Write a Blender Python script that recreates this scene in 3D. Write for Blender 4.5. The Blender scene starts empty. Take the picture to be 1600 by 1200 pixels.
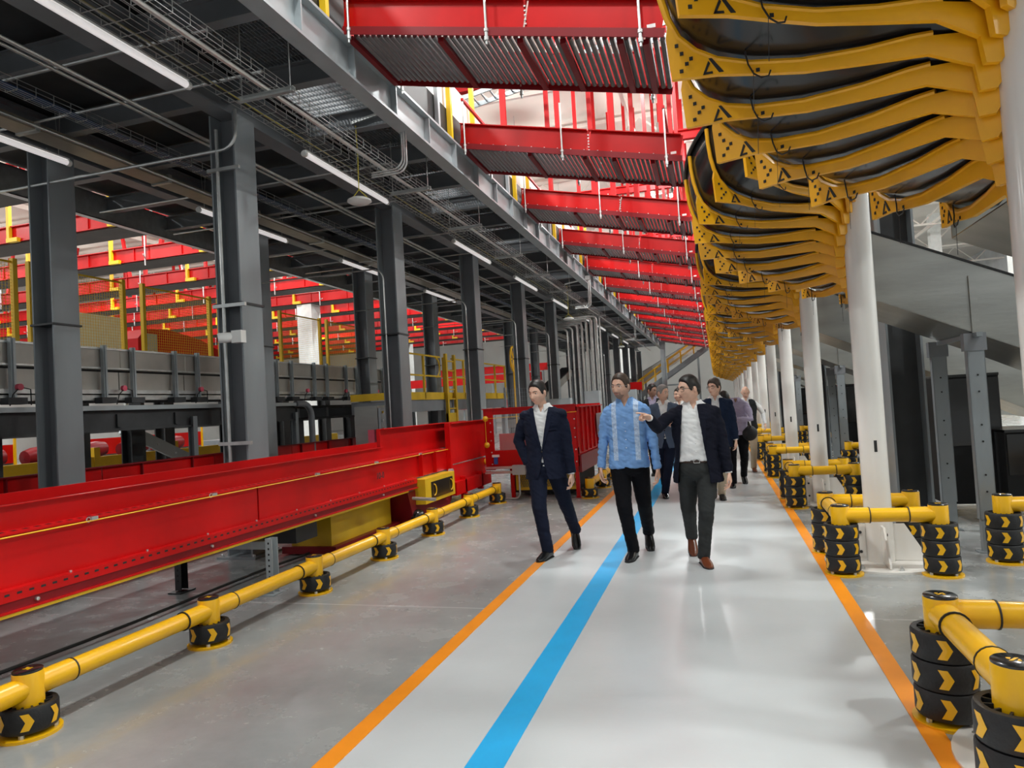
import bpy, math, random
from mathutils import Vector as V, Matrix, noise
random.seed(7)
S = bpy.context.scene
COL = S.collection
PI = math.pi

# ---------------------------------------------------------------- camera
F_PX, CAM_H = 1085.0, 1.55
Yd = V((319, 18, F_PX)).normalized()
hz = V((1, -.058, 0))
Ud = hz.cross(Yd).normalized()
if Ud.y > 0: Ud = -Ud
Xd = Yd.cross(Ud)
if Xd.x < 0: Xd = -Xd
cam = bpy.data.cameras.new('camera')
cam.sensor_width = 36.0; cam.sensor_fit = 'HORIZONTAL'
cam.lens = F_PX / 1600 * 36.0
cam.clip_start = .05; cam.clip_end = 300
co = bpy.data.objects.new('camera', cam); COL.objects.link(co)
r_ = V((Xd.x, Yd.x, Ud.x)); d_ = V((Xd.y, Yd.y, Ud.y)); f_ = V((Xd.z, Yd.z, Ud.z))
co.matrix_world = Matrix(((r_.x, -d_.x, -f_.x, 0), (r_.y, -d_.y, -f_.y, 0), (r_.z, -d_.z, -f_.z, CAM_H), (0, 0, 0, 1)))
S.camera = co

# ---------------------------------------------------------------- world, exposure
w = bpy.data.worlds.new('hall_light'); S.world = w; w.use_nodes = True
w.node_tree.nodes['Background'].inputs[0].default_value = (.93, .98, 1, 1)
w.node_tree.nodes['Background'].inputs[1].default_value = .42
S.view_settings.view_transform = 'Standard'; S.view_settings.look = 'None'
S.view_settings.gamma = 1.0; S.view_settings.use_curve_mapping = False
S.view_settings.exposure = 0.28
S.cycles.use_denoising = True
S.cycles.max_bounces = 6; S.cycles.diffuse_bounces = 4; S.cycles.glossy_bounces = 3
S.cycles.transmission_bounces = 3; S.cycles.transparent_max_bounces = 8
S.cycles.caustics_reflective = False; S.cycles.caustics_refractive = False
S.cycles.sample_clamp_indirect = 6

# ---------------------------------------------------------------- materials
def mat(name, col, rough=.5, metal=0., var=.06, scale=6., bump=0., bscale=40., coat=0., emit=0., alpha=1., stretch=None, coords='Object'):
    m = bpy.data.materials.new(name); m.use_nodes = True
    nt = m.node_tree; b = nt.nodes['Principled BSDF']
    b.inputs['Roughness'].default_value = rough; b.inputs['Metallic'].default_value = metal
    b.inputs['Coat Weight'].default_value = coat; b.inputs['Coat Roughness'].default_value = .12
    b.inputs['Alpha'].default_value = alpha
    tc = nt.nodes.new('ShaderNodeTexCoord'); mp = nt.nodes.new('ShaderNodeMapping')
    nt.links.new(tc.outputs[coords], mp.inputs[0])
    if stretch: mp.inputs['Scale'].default_value = stretch
    n = nt.nodes.new('ShaderNodeTexNoise'); n.inputs['Scale'].default_value = scale; n.inputs['Detail'].default_value = 5
    nt.links.new(mp.outputs[0], n.inputs['Vector'])
    cr = nt.nodes.new('ShaderNodeValToRGB'); nt.links.new(n.outputs[0], cr.inputs[0])
    c = V(col[:3])
    cr.color_ramp.elements[0].position = .3; cr.color_ramp.elements[1].position = .7
    cr.color_ramp.elements[0].color = (*[max(0, x * (1 - var)) for x in c], 1)
    cr.color_ramp.elements[1].color = (*[min(1, x * (1 + var)) for x in c], 1)
    nt.links.new(cr.outputs[0], b.inputs['Base Color'])
    if bump:
        n2 = nt.nodes.new('ShaderNodeTexNoise'); n2.inputs['Scale'].default_value = bscale; n2.inputs['Detail'].default_value = 3
        nt.links.new(mp.outputs[0], n2.inputs['Vector'])
        bp = nt.nodes.new('ShaderNodeBump'); bp.inputs['Strength'].default_value = bump; bp.inputs['Distance'].default_value = .01
        nt.links.new(n2.outputs[0], bp.inputs['Height']); nt.links.new(bp.outputs[0], b.inputs['Normal'])
    if emit:
        b.inputs['Emission Color'].default_value = (*col[:3], 1); b.inputs['Emission Strength'].default_value = emit
    return m

M = {
 'red': mat('red_paint', (.50, .0025, .003), .33, 0, .10, 2.5),
 'dark_red': mat('oxide_red_paint', (.20, .006, .010), .4, 0, .1, 3),
 'red_post': mat('red_channel_paint', (.56, .008, .010), .45, 0, .08, 3),
 'yellow': mat('safety_yellow', (.86, .46, .004), .33, 0, .05, 4, coat=.2),
 'chute_yellow': mat('chute_yellow_paint', (.84, .40, .006), .38, 0, .07, 3, coat=.15),
 'screen_yellow': mat('fence_yellow', (.80, .50, .01), .45, 0, .05, 4),
 'rubber': mat('black_rubber', (.009, .009, .010), .5, 0, .3, 30, .2, 80),
 'black': mat('black_plastic', (.010, .010, .011), .22, 0, .25, 5, coat=.3),
 'black_matte': mat('black_matte', (.012, .012, .013), .8, 0, .25, 5),
 'grey_steel': mat('grey_painted_steel', (.25, .275, .29), .40, .25, .12, 1.8, stretch=(1, 1, .25)),
 'beam_grey': mat('beam_grey_paint', (.19, .20, .215), .45, .2, .12, 2),
 'light_grey': mat('light_grey_steel', (.42, .46, .48), .38, .35, .08, 3),
 'dark_steel': mat('dark_steel', (.045, .047, .05), .5, .3, .25, 3),
 'galv': mat('galvanised_steel', (.60, .61, .60), .35, .8, .12, 9),
 'stainless': mat('brushed_stainless', (.38, .38, .355), .3, .85, .14, 1.6, .12, 10, stretch=(.6, 3, 3)),
 'alu': mat('brushed_aluminium', (.46, .44, .40), .4, .35, .12, 2),
 'roller': mat('roller_grey', (.17, .175, .18), .4, .4, .15, 6),
 'white_paint': mat('white_pole_paint', (.76, .73, .69), .22, 0, .03, 2, coat=.4),
 'white': mat('white_plastic', (.82, .82, .80), .35, 0, .03, 4),
 'sheet_white': mat('translucent_sheet', (.86, .88, .86), .45, 0, .06, 5),
 'tube': mat('tube_lamp_glass', (.95, .91, .90), .3, 0, .01, 4, emit=.4),
 'lampglow': mat('lamp_lens', (1, .97, .92), .3, 0, .01, 4, emit=14),
 'cable': mat('cable_jacket', (.012, .012, .013), .5, 0, .2, 10),
 'blue_cable': mat('blue_cable', (.02, .06, .16), .5, 0, .2, 10),
 'yellow_cable': mat('yellow_cable', (.65, .55, .06), .5, 0, .1, 10),
 'ceiling': mat('ceiling_panel', (.86, .81, .74), .7, 0, .04, .6),
 'truss': mat('truss_white', (.84, .80, .74), .5, 0, .04, 2),
 'wallw': mat('wall_panel', (.60, .60, .58), .7, 0, .08, .5),
 'wallr': mat('wall_white_panel', (.80, .84, .87), .7, 0, .12, .8),
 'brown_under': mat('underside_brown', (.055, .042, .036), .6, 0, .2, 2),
 'tray_brown': mat('cable_trough', (.30, .26, .20), .4, .4, .2, 2),
 'orange_line': mat('orange_floor_paint', (.90, .29, .010), .4, 0, .05, 5),
 'blue_line': mat('blue_floor_paint', (.012, .40, .80), .38, 0, .04, 5),
 'walkway': mat('walkway_epoxy', (.56, .585, .60), .26, 0, .07, .9, .05, 25),
 'blue_plastic': mat('blue_sensor', (.03, .10, .35), .4),
 'machine_yellow': mat('machine_yellow', (.62, .38, .01), .45, 0, .08, 4),
 'warm_box': mat('cream_box', (.55, .55, .52), .5),
 'pink': mat('pink_label', (.75, .10, .16), .5),
}

WORN = 3.06
for k_ in ('red', 'red_post', 'dark_red'): M[k_].node_tree.nodes['Principled BSDF'].inputs['Specular IOR Level'].default_value = .28
def floor_material():
    m = bpy.data.materials.new('polished_concrete'); m.use_nodes = True
    nt = m.node_tree; b = nt.nodes['Principled BSDF']; L = nt.links
    tc = nt.nodes.new('ShaderNodeTexCoord')
    def noise_(sc, det=6, rough=.6, mp=None):
        n = nt.nodes.new('ShaderNodeTexNoise'); n.inputs['Scale'].default_value = sc; n.inputs['Detail'].default_value = det
        n.inputs['Roughness'].default_value = rough
        if mp:
            k = nt.nodes.new('ShaderNodeMapping'); k.inputs['Scale'].default_value = mp
            L.new(tc.outputs['Object'], k.inputs[0]); L.new(k.outputs[0], n.inputs['Vector'])
        else: L.new(tc.outputs['Object'], n.inputs['Vector'])
        return n
    def ramp(n, a, ca, c, cc):
        r = nt.nodes.new('ShaderNodeValToRGB'); L.new(n.outputs[0], r.inputs[0])
        r.color_ramp.elements[0].position = a; r.color_ramp.elements[0].color = (*ca, 1)
        r.color_ramp.elements[1].position = c; r.color_ramp.elements[1].color = (*cc, 1)
        return r
    def mix(a, b_, fac, mode='MIX'):
        x = nt.nodes.new('ShaderNodeMix'); x.data_type = 'RGBA'; x.blend_type = mode
        if isinstance(fac, float): x.inputs[0].default_value = fac
        else: L.new(fac, x.inputs[0])
        L.new(a, x.inputs[6])
        if isinstance(b_, tuple): x.inputs[7].default_value = (*b_, 1)
        else: L.new(b_, x.inputs[7])
        return x.outputs[2]
    base = ramp(noise_(.8), .32, (.27, .28, .28), .75, (.40, .41, .40))
    fine = ramp(noise_(7, 9, .7), .3, (.82, .82, .82), .8, (1.04, 1.04, 1.04))
    c = mix(base.outputs[0], fine.outputs[0], .6, 'MULTIPLY')
    stain = ramp(noise_(.55, 4, .6, (1, .6, 1)), .54, (0, 0, 0), .78, (.32, .32, .32))
    c = mix(c, (.26, .17, .20), stain.outputs[0])
    spot = ramp(noise_(2.6, 3, .5), .72, (0, 0, 0), .78, (.45, .45, .45))
    c = mix(c, (.10, .10, .10), spot.outputs[0])
    sx = nt.nodes.new('ShaderNodeSeparateXYZ'); L.new(tc.outputs['Object'], sx.inputs[0])
    # worn remains of an older yellow line
    q1 = nt.nodes.new('ShaderNodeMath'); q1.operation = 'ADD'; L.new(sx.outputs[0], q1.inputs[0]); q1.inputs[1].default_value = WORN
    q2 = nt.nodes.new('ShaderNodeMath'); q2.operation = 'ABSOLUTE'; L.new(q1.outputs[0], q2.inputs[0])
    q3 = nt.nodes.new('ShaderNodeMapRange'); L.new(q2.outputs[0], q3.inputs[0]); q3.inputs[1].default_value = .03; q3.inputs[2].default_value = .10; q3.inputs[3].default_value = 1; q3.inputs[4].default_value = 0
    wr = ramp(noise_(1.5, 5, .7), .40, (0, 0, 0), .66, (.55, .55, .55))
    q4 = nt.nodes.new('ShaderNodeMath'); q4.operation = 'MULTIPLY'; L.new(q3.outputs[0], q4.inputs[0]); L.new(wr.outputs[0], q4.inputs[1])
    c = mix(c, (.42, .34, .20), q4.outputs[0])
    # saw-cut joints
    def line(out, period, off, wd):
        a = nt.nodes.new('ShaderNodeMath'); a.operation = 'ADD'; L.new(out, a.inputs[0]); a.inputs[1].default_value = -off + period * 40
        md = nt.nodes.new('ShaderNodeMath'); md.operation = 'MODULO'; L.new(a.outputs[0], md.inputs[0]); md.inputs[1].default_value = period
        lt = nt.nodes.new('ShaderNodeMath'); lt.operation = 'LESS_THAN'; L.new(md.outputs[0], lt.inputs[0]); lt.inputs[1].default_value = wd
        return lt.outputs[0]
    j = nt.nodes.new('ShaderNodeMath'); j.operation = 'MAXIMUM'
    L.new(line(sx.outputs[1], 4.2, 5.15, .012), j.inputs[0]); L.new(line(sx.outputs[0], 9.0, -8.6, .012), j.inputs[1])
    c = mix(c, (.62, .62, .62), j.outputs[0])
    L.new(c, b.inputs['Base Color'])
    rr = ramp(noise_(3.2), .3, (.14,) * 3, .75, (.36,) * 3); L.new(rr.outputs[0], b.inputs['Roughness'])
    b.inputs['Specular IOR Level'].default_value = .6
    return m
M['concrete'] = floor_material()

# ---------------------------------------------------------------- mesh builder
def frame_of(d):
    d = V(d).normalized()
    a = V((0, 0, 1)) if abs(d.z) < .95 else V((1, 0, 0))
    x = d.cross(a).normalized(); y = x.cross(d).normalized()
    return x, y, d

class MB:
    def __init__(s): s.v = []; s.f = []; s.m = []; s.cm = 0
    def add(s, vs, fs):
        o = len(s.v); s.v += [tuple(p) for p in vs]
        s.f += [tuple(o + i for i in f) for f in fs]; s.m += [s.cm] * len(fs); return s
    def box(s, x0, x1, y0, y1, z0, z1):
        vs = [(x, y, z) for x in (x0, x1) for y in (y0, y1) for z in (z0, z1)]
        return s.add(vs, [(0, 1, 3, 2), (4, 6, 7, 5), (0, 4, 5, 1), (2, 3, 7, 6), (0, 2, 6, 4), (1, 5, 7, 3)])
    def bar(s, p, q, w, h, up=(0, 0, 1)):
        p, q = V(p), V(q); d = (q - p).normalized(); up = V(up)
        if abs(d.dot(up)) > .99: up = V((0, 1, 0)) if abs(d.y) < .9 else V((1, 0, 0))
        x = d.cross(up).normalized() * (w / 2); y = x.normalized().cross(d).normalized() * (h / 2)
        vs = [c + a * x + b * y for c in (p, q) for a in (-1, 1) for b in (-1, 1)]
        return s.add(vs, [(0, 1, 3, 2), (4, 6, 7, 5), (0, 4, 5, 1), (2, 3, 7, 6), (0, 2, 6, 4), (1, 5, 7, 3)])
    def ibeam(s, p, q, w, h, t=.02, up=(0, 0, 1)):
        p, q = V(p), V(q); d = (q - p).normalized(); up = V(up)
        if abs(d.dot(up)) > .99: up = V((0, 1, 0))
        u = d.cross(up).normalized().cross(d).normalized()
        s.bar(p, q, t * .8, h - 2 * t, up)
        for k in (-1, 1): s.bar(p + u * k * (h - t) / 2, q + u * k * (h - t) / 2, w, t, up)
        return s
    def chan(s, p, q, w, h, t=.012, up=(0, 0, 1), side=1):
        # C channel: web on one side, two flanges
        p, q = V(p), V(q); d = (q - p).normalized(); up = V(up)
        if abs(d.dot(up)) > .99: up = V((0, 1, 0))
        x = d.cross(up).normalized(); u = x.cross(d).normalized()
        s.bar(p + x * side * (w - t) / 2, q + x * side * (w - t) / 2, t, h, up)
        for k in (-1, 1): s.bar(p + u * k * (h - t) / 2, q + u * k * (h - t) / 2, w, t, up)
        return s
    def tube(s, pts, r, n=8, closed=False, r2=None):
        pts = [V(p) for p in pts]; k = len(pts); rings = []
        prev = None
        for i, p in enumerate(pts):
            if closed: d = pts[(i + 1) % k] - pts[i - 1]
            elif i == 0: d = pts[1] - p
            elif i == k - 1: d = p - pts[i - 1]
            else: d = (pts[i + 1] - p).normalized() + (p - pts[i - 1]).normalized()
            if d.length < 1e-9: d = V((0, 0, 1))
            d.normalize()
            if prev is None: x, y, _ = frame_of(d)
            else:
                x = (prev - d * prev.dot(d))
                x = frame_of(d)[0] if x.length < 1e-6 else x.normalized()
                y = x.cross(d)
            prev = x
            rr = r if r2 is None else r + (r2 - r) * i / (k - 1)
            if isinstance(r, (list, tuple)): rr = r[i]
            rings.append([p + (x * math.cos(2 * PI * j / n) + y * math.sin(2 * PI * j / n)) * rr for j in range(n)])
        vs = [p for rg in rings for p in rg]; fs = []
        for i in range(k if closed else k - 1):
            a, b = i * n, ((i + 1) % k) * n
            for j in range(n): fs.append((a + j, a + (j + 1) % n, b + (j + 1) % n, b + j))
        if not closed:
            fs.append(tuple(reversed(range(n)))); fs.append(tuple((k - 1) * n + j for j in range(n)))
        return s.add(vs, fs)
    def lathe(s, prof, c=(0, 0, 0), n=20, axis=(0, 0, 1)):
        x, y, d = frame_of(axis); c = V(c)
        if abs(V(axis).normalized().z) > .99: x, y = V((1, 0, 0)), V((0, 1, 0))
        vs = [c + (x * math.cos(2 * PI * j / n) + y * math.sin(2 * PI * j / n)) * r + d * z for r, z in prof for j in range(n)]
        fs = []
        for i in range(len(prof) - 1):
            for j in range(n): fs.append((i * n + j, i * n + (j + 1) % n, (i + 1) * n + (j + 1) % n, (i + 1) * n + j))
        if prof[0][0] > 1e-6: fs.append(tuple(reversed(range(n))))
        if prof[-1][0] > 1e-6: fs.append(tuple((len(prof) - 1) * n + j for j in range(n)))
        return s.add(vs, fs)
    def prism(s, poly, fn, t0, t1):
        # poly 2D outline, fn(u, v, t) -> point
        n = len(poly)
        vs = [fn(u, v, t0) for u, v in poly] + [fn(u, v, t1) for u, v in poly]
        fs = [tuple(reversed(range(n))), tuple(range(n, 2 * n))] + [(i, (i + 1) % n, n + (i + 1) % n, n + i) for i in range(n)]
        return s.add(vs, fs)
    def ell(s, c, r, n=12, k=8, R=None):
        c = V(c); vs = []; fs = []
        for i in range(k + 1):
            th = PI * i / k
            for j in range(n):
                ph = 2 * PI * j / n
                p = V((r[0] * math.sin(th) * math.cos(ph), r[1] * math.sin(th) * math.sin(ph), r[2] * math.cos(th)))
                vs.append(c + (R @ p if R else p))
        for i in range(k):
            for j in range(n): fs.append((i * n + j, (i + 1) * n + j, (i + 1) * n + (j + 1) % n, i * n + (j + 1) % n))
        return s.add(vs, fs)
    def cap(s, p, q, r1, r2, n=12):
        # tapered capsule
        p, q = V(p), V(q); d = (q - p).normalized(); pts = []; rs = []
        for a in (80, 55, 30): pts.append(p - d * r1 * math.sin(math.radians(a))); rs.append(r1 * math.cos(math.radians(a)))
        pts += [p, q]; rs += [r1, r2]
        for a in (30, 55, 80): pts.append(q + d * r2 * math.sin(math.radians(a))); rs.append(r2 * math.cos(math.radians(a)))
        return s.tube(pts, rs, n)
    def sweep(s, pts, rs, n=14, flat=False):
        # smooth limb through points with radii, rounded ends
        pts = [V(p) for p in pts]
        d0 = (pts[1] - pts[0]).normalized(); d1 = (pts[-1] - pts[-2]).normalized()
        P = [pts[0] - d0 * rs[0] * math.sin(math.radians(a)) for a in (80, 50, 25)] + pts + ([] if flat else [pts[-1] + d1 * rs[-1] * math.sin(math.radians(a)) for a in (25, 50, 80)])
        R = [rs[0] * math.cos(math.radians(a)) for a in (80, 50, 25)] + list(rs) + ([] if flat else [rs[-1] * math.cos(math.radians(a)) for a in (25, 50, 80)])
        return s.tube(P, R, n)
    def loft(s, secs, n=28, e=2.3):
        # secs: (cx, cy, z, rx, ry) superellipse sections, closed
        vs = []
        for cx, cy, z, rx, ry in secs:
            for j in range(n):
                a = 2 * PI * j / n; c, q = math.cos(a), math.sin(a)
                vs.append((cx + rx * math.copysign(abs(c) ** (2 / e), c), cy + ry * math.copysign(abs(q) ** (2 / e), q), z))
        k = len(secs); fs = []
        for i in range(k - 1):
            for j in range(n): fs.append((i * n + j, i * n + (j + 1) % n, (i + 1) * n + (j + 1) % n, (i + 1) * n + j))
        fs.append(tuple(reversed(range(n)))); fs.append(tuple((k - 1) * n + j for j in range(n)))
        return s.add(vs, fs)
    def mesh(s, name):
        me = bpy.data.meshes.new(name); me.from_pydata(s.v, [], s.f); me.update()
        return me
    def build(s, name, mats, parent=None, smooth=False, world=False, **tags):
        me = bpy.data.meshes.new(name)
        off = V((0, 0, 0))
        if world and parent:
            p = parent
            while p: off += p.location; p = p.parent
        me.from_pydata([V(p) - off for p in s.v] if world and parent else s.v, [], s.f)
        mats = mats if isinstance(mats, (list, tuple)) else [mats]
        for k in mats: me.materials.append(M[k] if isinstance(k, str) else k)
        if len(mats) > 1: me.polygons.foreach_set('material_index', s.m)
        if smooth:
            me.polygons.foreach_set('use_smooth', [True] * len(s.f))
            me.set_sharp_from_angle(angle=math.radians(40))
        me.update()
        o = bpy.data.objects.new(name, me); COL.objects.link(o)
        if parent: o.parent = parent
        for k, v_ in tags.items(): o[k] = v_
        return o

def root(name, label, cat, loc=(0, 0, 0), group=None, rotz=0):
    o = bpy.data.objects.new(name, None); COL.objects.link(o); o.empty_display_size = .2
    o.location = loc; o.rotation_euler = (0, 0, rotz); o['label'] = label; o['category'] = cat
    if group: o['group'] = group
    return o
def tag(o, label, cat, group=None, kind=None):
    o['label'] = label; o['category'] = cat
    if group: o['group'] = group
    if kind: o['kind'] = kind
    return o
def struct(o, label=None, cat=None):
    o['kind'] = 'structure'
    if label: o['label'] = label
    if cat: o['category'] = cat
    return o
KIDS = {}
def kids(o): return [c for c in COL.objects if c.parent == o]
def dup(src, loc, label, rotz=None, tree=None):
    tree = tree or subtree(src)
    r = src.copy(); COL.objects.link(r); r.location = loc; r['label'] = label
    if rotz is not None: r.rotation_euler = (0, 0, rotz)
    def rec(children, par):
        for c, sub in children:
            n = c.copy(); COL.objects.link(n); n.parent = par; rec(sub, n)
    rec(tree, r)
    return r
def subtree(o, allo=None):
    allo = allo or list(COL.objects)
    return [(c, subtree(c, allo)) for c in allo if c.parent == o]
ORD = ['nearest', 'second', 'third', 'fourth', 'fifth', 'sixth', 'seventh', 'eighth', 'ninth', 'tenth', 'eleventh', 'twelfth', 'thirteenth', 'fourteenth', 'fifteenth', 'sixteenth', 'seventeenth', 'eighteenth']
def arc(c, r, a0, a1, n, ax, ay):
    c, ax, ay = V(c), V(ax), V(ay)
    return [c + ax * r * math.cos(a0 + (a1 - a0) * i / n) + ay * r * math.sin(a0 + (a1 - a0) * i / n) for i in range(n + 1)]
def text_mesh(txt, size, name, m, parent, mw, world_off):
    cu = bpy.data.curves.new(name, 'FONT'); cu.body = txt; cu.size = size; cu.extrude = .002
    t = bpy.data.objects.new(name, cu); COL.objects.link(t)
    dg = bpy.context.evaluated_depsgraph_get()
    me = bpy.data.meshes.new_from_object(t.evaluated_get(dg)); bpy.data.objects.remove(t)
    me.transform(mw); me.materials.clear(); me.materials.append(M[m])
    if parent is not None: me.transform(Matrix.Translation(-V(world_off)))
    o = bpy.data.objects.new(name, me); COL.objects.link(o); o.parent = parent
    return o

# ---------------------------------------------------------------- setting
SP = 3.56                                  # spacing of the sorting lanes
floor = struct(MB().box(-45, 22, -6, 75, -.2, 0).build('floor', 'concrete'))
MB().box(-1.82, .86, -6, 75, 0, .003).build('walkway_paint', 'walkway', floor, label='glossy pale grey painted walkway')
for x0, x1, nm, lb in ((-1.83, -1.73, 'orange_line', 'left orange line'), (.77, .87, 'orange_line', 'right orange line')):
    MB().box(x0, x1, -6, 75, .003, .006).build(nm, 'orange_line', floor, label=lb)
MB().box(-1.15, -.98, -6, 75, .003, .006).build('blue_line', 'blue_line', floor)
struct(MB().box(-45, 22, -6, 75, 12.3, 12.5).build('ceiling', 'ceiling'))
struct(MB().box(-45.3, -45, -6, 75, 0, 12.3).build('wall_left', 'wallw'))
struct(MB().box(22, 22.3, -6, 75, 0, 12.3).build('wall_right', 'wallr'))
struct(MB().box(-45, 22, 75, 75.3, 0, 12.3).build('wall_far', 'wallw'))

# high-bay lamps: unseen fixtures near the ceiling, each with an added fill light
def high_bay():
    t = root('high_bay_lamp', 'round high bay lamp under the hall ceiling', 'lamp', (0, 0, 0), 'high bay lamps under the ceiling')
    MB().lathe([(.05, .45), (.09, .43), (.1, .2), (.28, .02), (.28, 0)], n=16).build('lamp_housing', 'galv', t, True)
    MB().lathe([(.27, -.001), (.25, -.02), (.0, -.03)], n=16).build('lamp_lens', 'lampglow', t, True)
    MB().tube([(0, 0, .44), (0, 0, 1.6)], .008, 6).build('suspension_cable', 'galv', t)
    return t
hb = high_bay(); hbt = subtree(hb); first = True
ld = bpy.data.lights.new('high_bay_light', 'AREA'); ld.shape = 'DISK'; ld.size = .56; ld.energy = 330; ld.color = (.95, 1, .985)
lp = bpy.data.lights.new('ceiling_fill_light', 'POINT'); lp.energy = 190; lp.shadow_soft_size = .25; lp.color = (.98, 1, .97)  # added point light under each lamp to brighten the ceiling
k = 0
for iy, y in enumerate((2, 9.5, 17, 24.5, 32, 42, 54)):
    for ix, x in enumerate((-36, -26, -17, -6.5, -1.3, 7, 15)):
        if y > 35 and x in (-36, 15): continue
        o = hb if first else dup(hb, (x, y, 10.7), hb['label'], tree=hbt); first = False
        o.location = (x, y, 10.7); o['label'] = 'high bay lamp, ' + ORD[iy] + ' crosswise row from the camera, ' + (ORD[ix] if ix else 'first') + ' from the left wall'
        l = bpy.data.objects.new('high_bay_light', ld); COL.objects.link(l); l.location = (0, 0, -.06); l.parent = o
        l = bpy.data.objects.new('ceiling_fill_light', lp); COL.objects.link(l); l.location = (0, 0, -.35); l.parent = o
        k += 1
# ---------------------------------------------------------------- roof steel
def truss():
    t = root('roof_truss', 'white roof truss', 'roof truss', (0, 0, 0), 'white roof trusses')
    MB().bar((-45, 0, 12.1), (22, 0, 12.1), .14, .14).build('top_chord', 'truss', t)
    MB().bar((-45, 0, 10.9), (22, 0, 10.9), .12, .12).build('bottom_chord', 'truss', t)
    m = MB(); x = -45; i = 0
    while x < 21:
        a, b = (12.1, 10.9) if i % 2 else (10.9, 12.1)
        m.bar((x, 0, a), (x + 1.3, 0, b), .07, .07); x += 1.3; i += 1
    m.build('web_brace', 'truss', t)
    return t
tr = truss(); trt = subtree(tr)
for i, y in enumerate((8, 14, 20, 26, 32, 38, 46, 54, 62)):
    o = tr if i == 0 else dup(tr, (0, y, 0), '', tree=trt)
    o.location = (0, y, 0); o['label'] = ORD[i] + ' white lattice roof truss from the camera, under the pale ceiling'
for i, x in enumerate((-34, -27, -20, -13, -9, -2.2, .8, 6, 13)):
    o = MB().bar((x, 2, 11.0), (x, 74, 11.0), .12, .2).build('roof_purlin', 'truss')
    tag(o, 'white roof purlin running lengthwise, number %d from the left wall' % (i + 1) if False else ORD[i] + ' lengthwise white roof purlin from the left side of the hall', 'purlin', 'white roof purlins')

# red service beams high over the lane
for i, (y, z) in enumerate(((16, 9.6), (19.5, 8.9), (26, 9.5), (33, 9.2), (40, 9.0))):
    tag(MB().ibeam((-9, y, z), (7, y + 1.2, z + .15), .18, .28, .03).build('red_ceiling_beam', 'red_post'),
        ORD[i] + ' long red beam high above the hanging conveyors, below the roof trusses', 'beam', 'red beams under the roof')
# white cable ladder
m = MB()
for s_ in (-.25, .25): m.bar((-5.5, 14.5 + s_, 8.3), (4, 12.6 + s_, 8.9), .03, .1)
for i in range(46):
    u = i / 45; m.bar((-5.5 + 9.5 * u, 14.25 - 1.9 * u, 8.3 + .6 * u), (-5.5 + 9.5 * u, 14.75 - 1.9 * u, 8.3 + .6 * u), .03, .03)
tag(m.build('cable_ladder', 'light_grey'), 'white cable ladder crossing above the second hanging conveyor', 'cable ladder')

# ---------------------------------------------------------------- mezzanine
mz = root('mezzanine', 'dark grey steel mezzanine with open grating deck over the left side', 'mezzanine', (-5.4, 2, 5.2))
Y0, Y1 = 1.0, 52.0
m = MB().ibeam((-3.64, Y0, 5.42), (-3.64, Y1, 5.42), .2, .44, .03)
m.build('edge_beam', 'light_grey', mz, world=True)
y = Y0 + .6
while y < Y1: MB().box(-3.63, -3.55, y, y + .02, 5.23, 5.61).build('stiffener', 'light_grey', mz, world=True); y += 1.03
MB().ibeam((-5.36, Y0, 5.4), (-5.36, Y1, 5.4), .24, .44, .025).build('main_beam', 'beam_grey', mz, world=True)
MB().ibeam((-8.1, Y0, 5.4), (-8.1, Y1, 5.4), .24, .44, .025).build('main_beam', 'beam_grey', mz, world=True)
MB().chan((-10.05, Y0, 5.42), (-10.05, Y1, 5.42), .12, .44, .02).build('far_edge_channel', 'galv', mz, world=True)
y = 1.4; jm = None
while y < Y1:
    if jm is None:
        jm = MB().ibeam((-10, 0, 0), (-3.7, 0, 0), .13, .26, .016).build('joist', 'beam_grey', mz)
        jo = jm
    else:
        jo = jm.copy(); COL.objects.link(jo)
    jo.location = V((0, y, 5.48)) - mz.location; y += 1.37
MB().box(-10, -5.1, Y0, Y1, 5.66, 5.72).build('deck_plate', 'dark_steel', mz, world=True)
m = MB(); x = -5.08
while x < -3.75: m.box(x, x + .007, Y0, Y1, 5.64, 5.68); x += .045
y = Y0
while y < 40: m.box(-5.1, -3.74, y, y + .012, 5.655, 5.68); y += .12
m.build('deck_grating', 'beam_grey', mz, world=True)
# solid kick plates of the deck between gratings (dark infill bays)
m = MB(); y = 1.5; i = 0
while y < Y1 - 3:
    if i % 3 != 1: m.box(-5.08, -3.75, y, y + 1.3, 5.69, 5.71)
    y += 1.37; i += 1
m.build('deck_infill', 'dark_steel', mz, world=True)

# columns
def column(x):
    t = root('steel_column', '', 'column', (x, 0, 0))
    for s_ in (-1, 1): MB().box(s_ * .16 - .011, s_ * .16 + .011, -.19, .19, 0, 5.19).build('flange', 'grey_steel', t)
    MB().box(-.15, .15, -.009, .009, 0, 5.19).build('web', 'beam_grey', t)
    MB().box(-.26, .26, -.27, .27, 0, .025).build('base_plate', 'grey_steel', t)
    m = MB()
    for a in (-.21, .21):
        for b in (-.22, .22): m.lathe([(.018, .025), (.018, .05), (.0, .055)], (a, b, 0), 6)
    m.build('anchor_bolt', 'galv', t)
    MB().box(-.19, .19, -.21, .21, 2.93, 2.955).build('band_clamp', 'dark_steel', t)
    return t
c1 = column(-5.36); c1['group'] = 'front row of mezzanine columns'; c1t = subtree(c1)
for i in range(12):
    o = c1 if i == 0 else dup(c1, (0, 0, 0), '', tree=c1t)
    o.location = (-5.36, 7.0 + 4.15 * i, 0)
    o['label'] = ORD[i] + ' grey H-section column of the row beside the walkway'
for i in range(12):
    o = dup(c1, (-8.12, 6.95 + 4.15 * i, 0), ORD[i] + ' dark grey H-section column of the inner row', tree=c1t)
    o['group'] = 'inner row of mezzanine columns'
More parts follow.
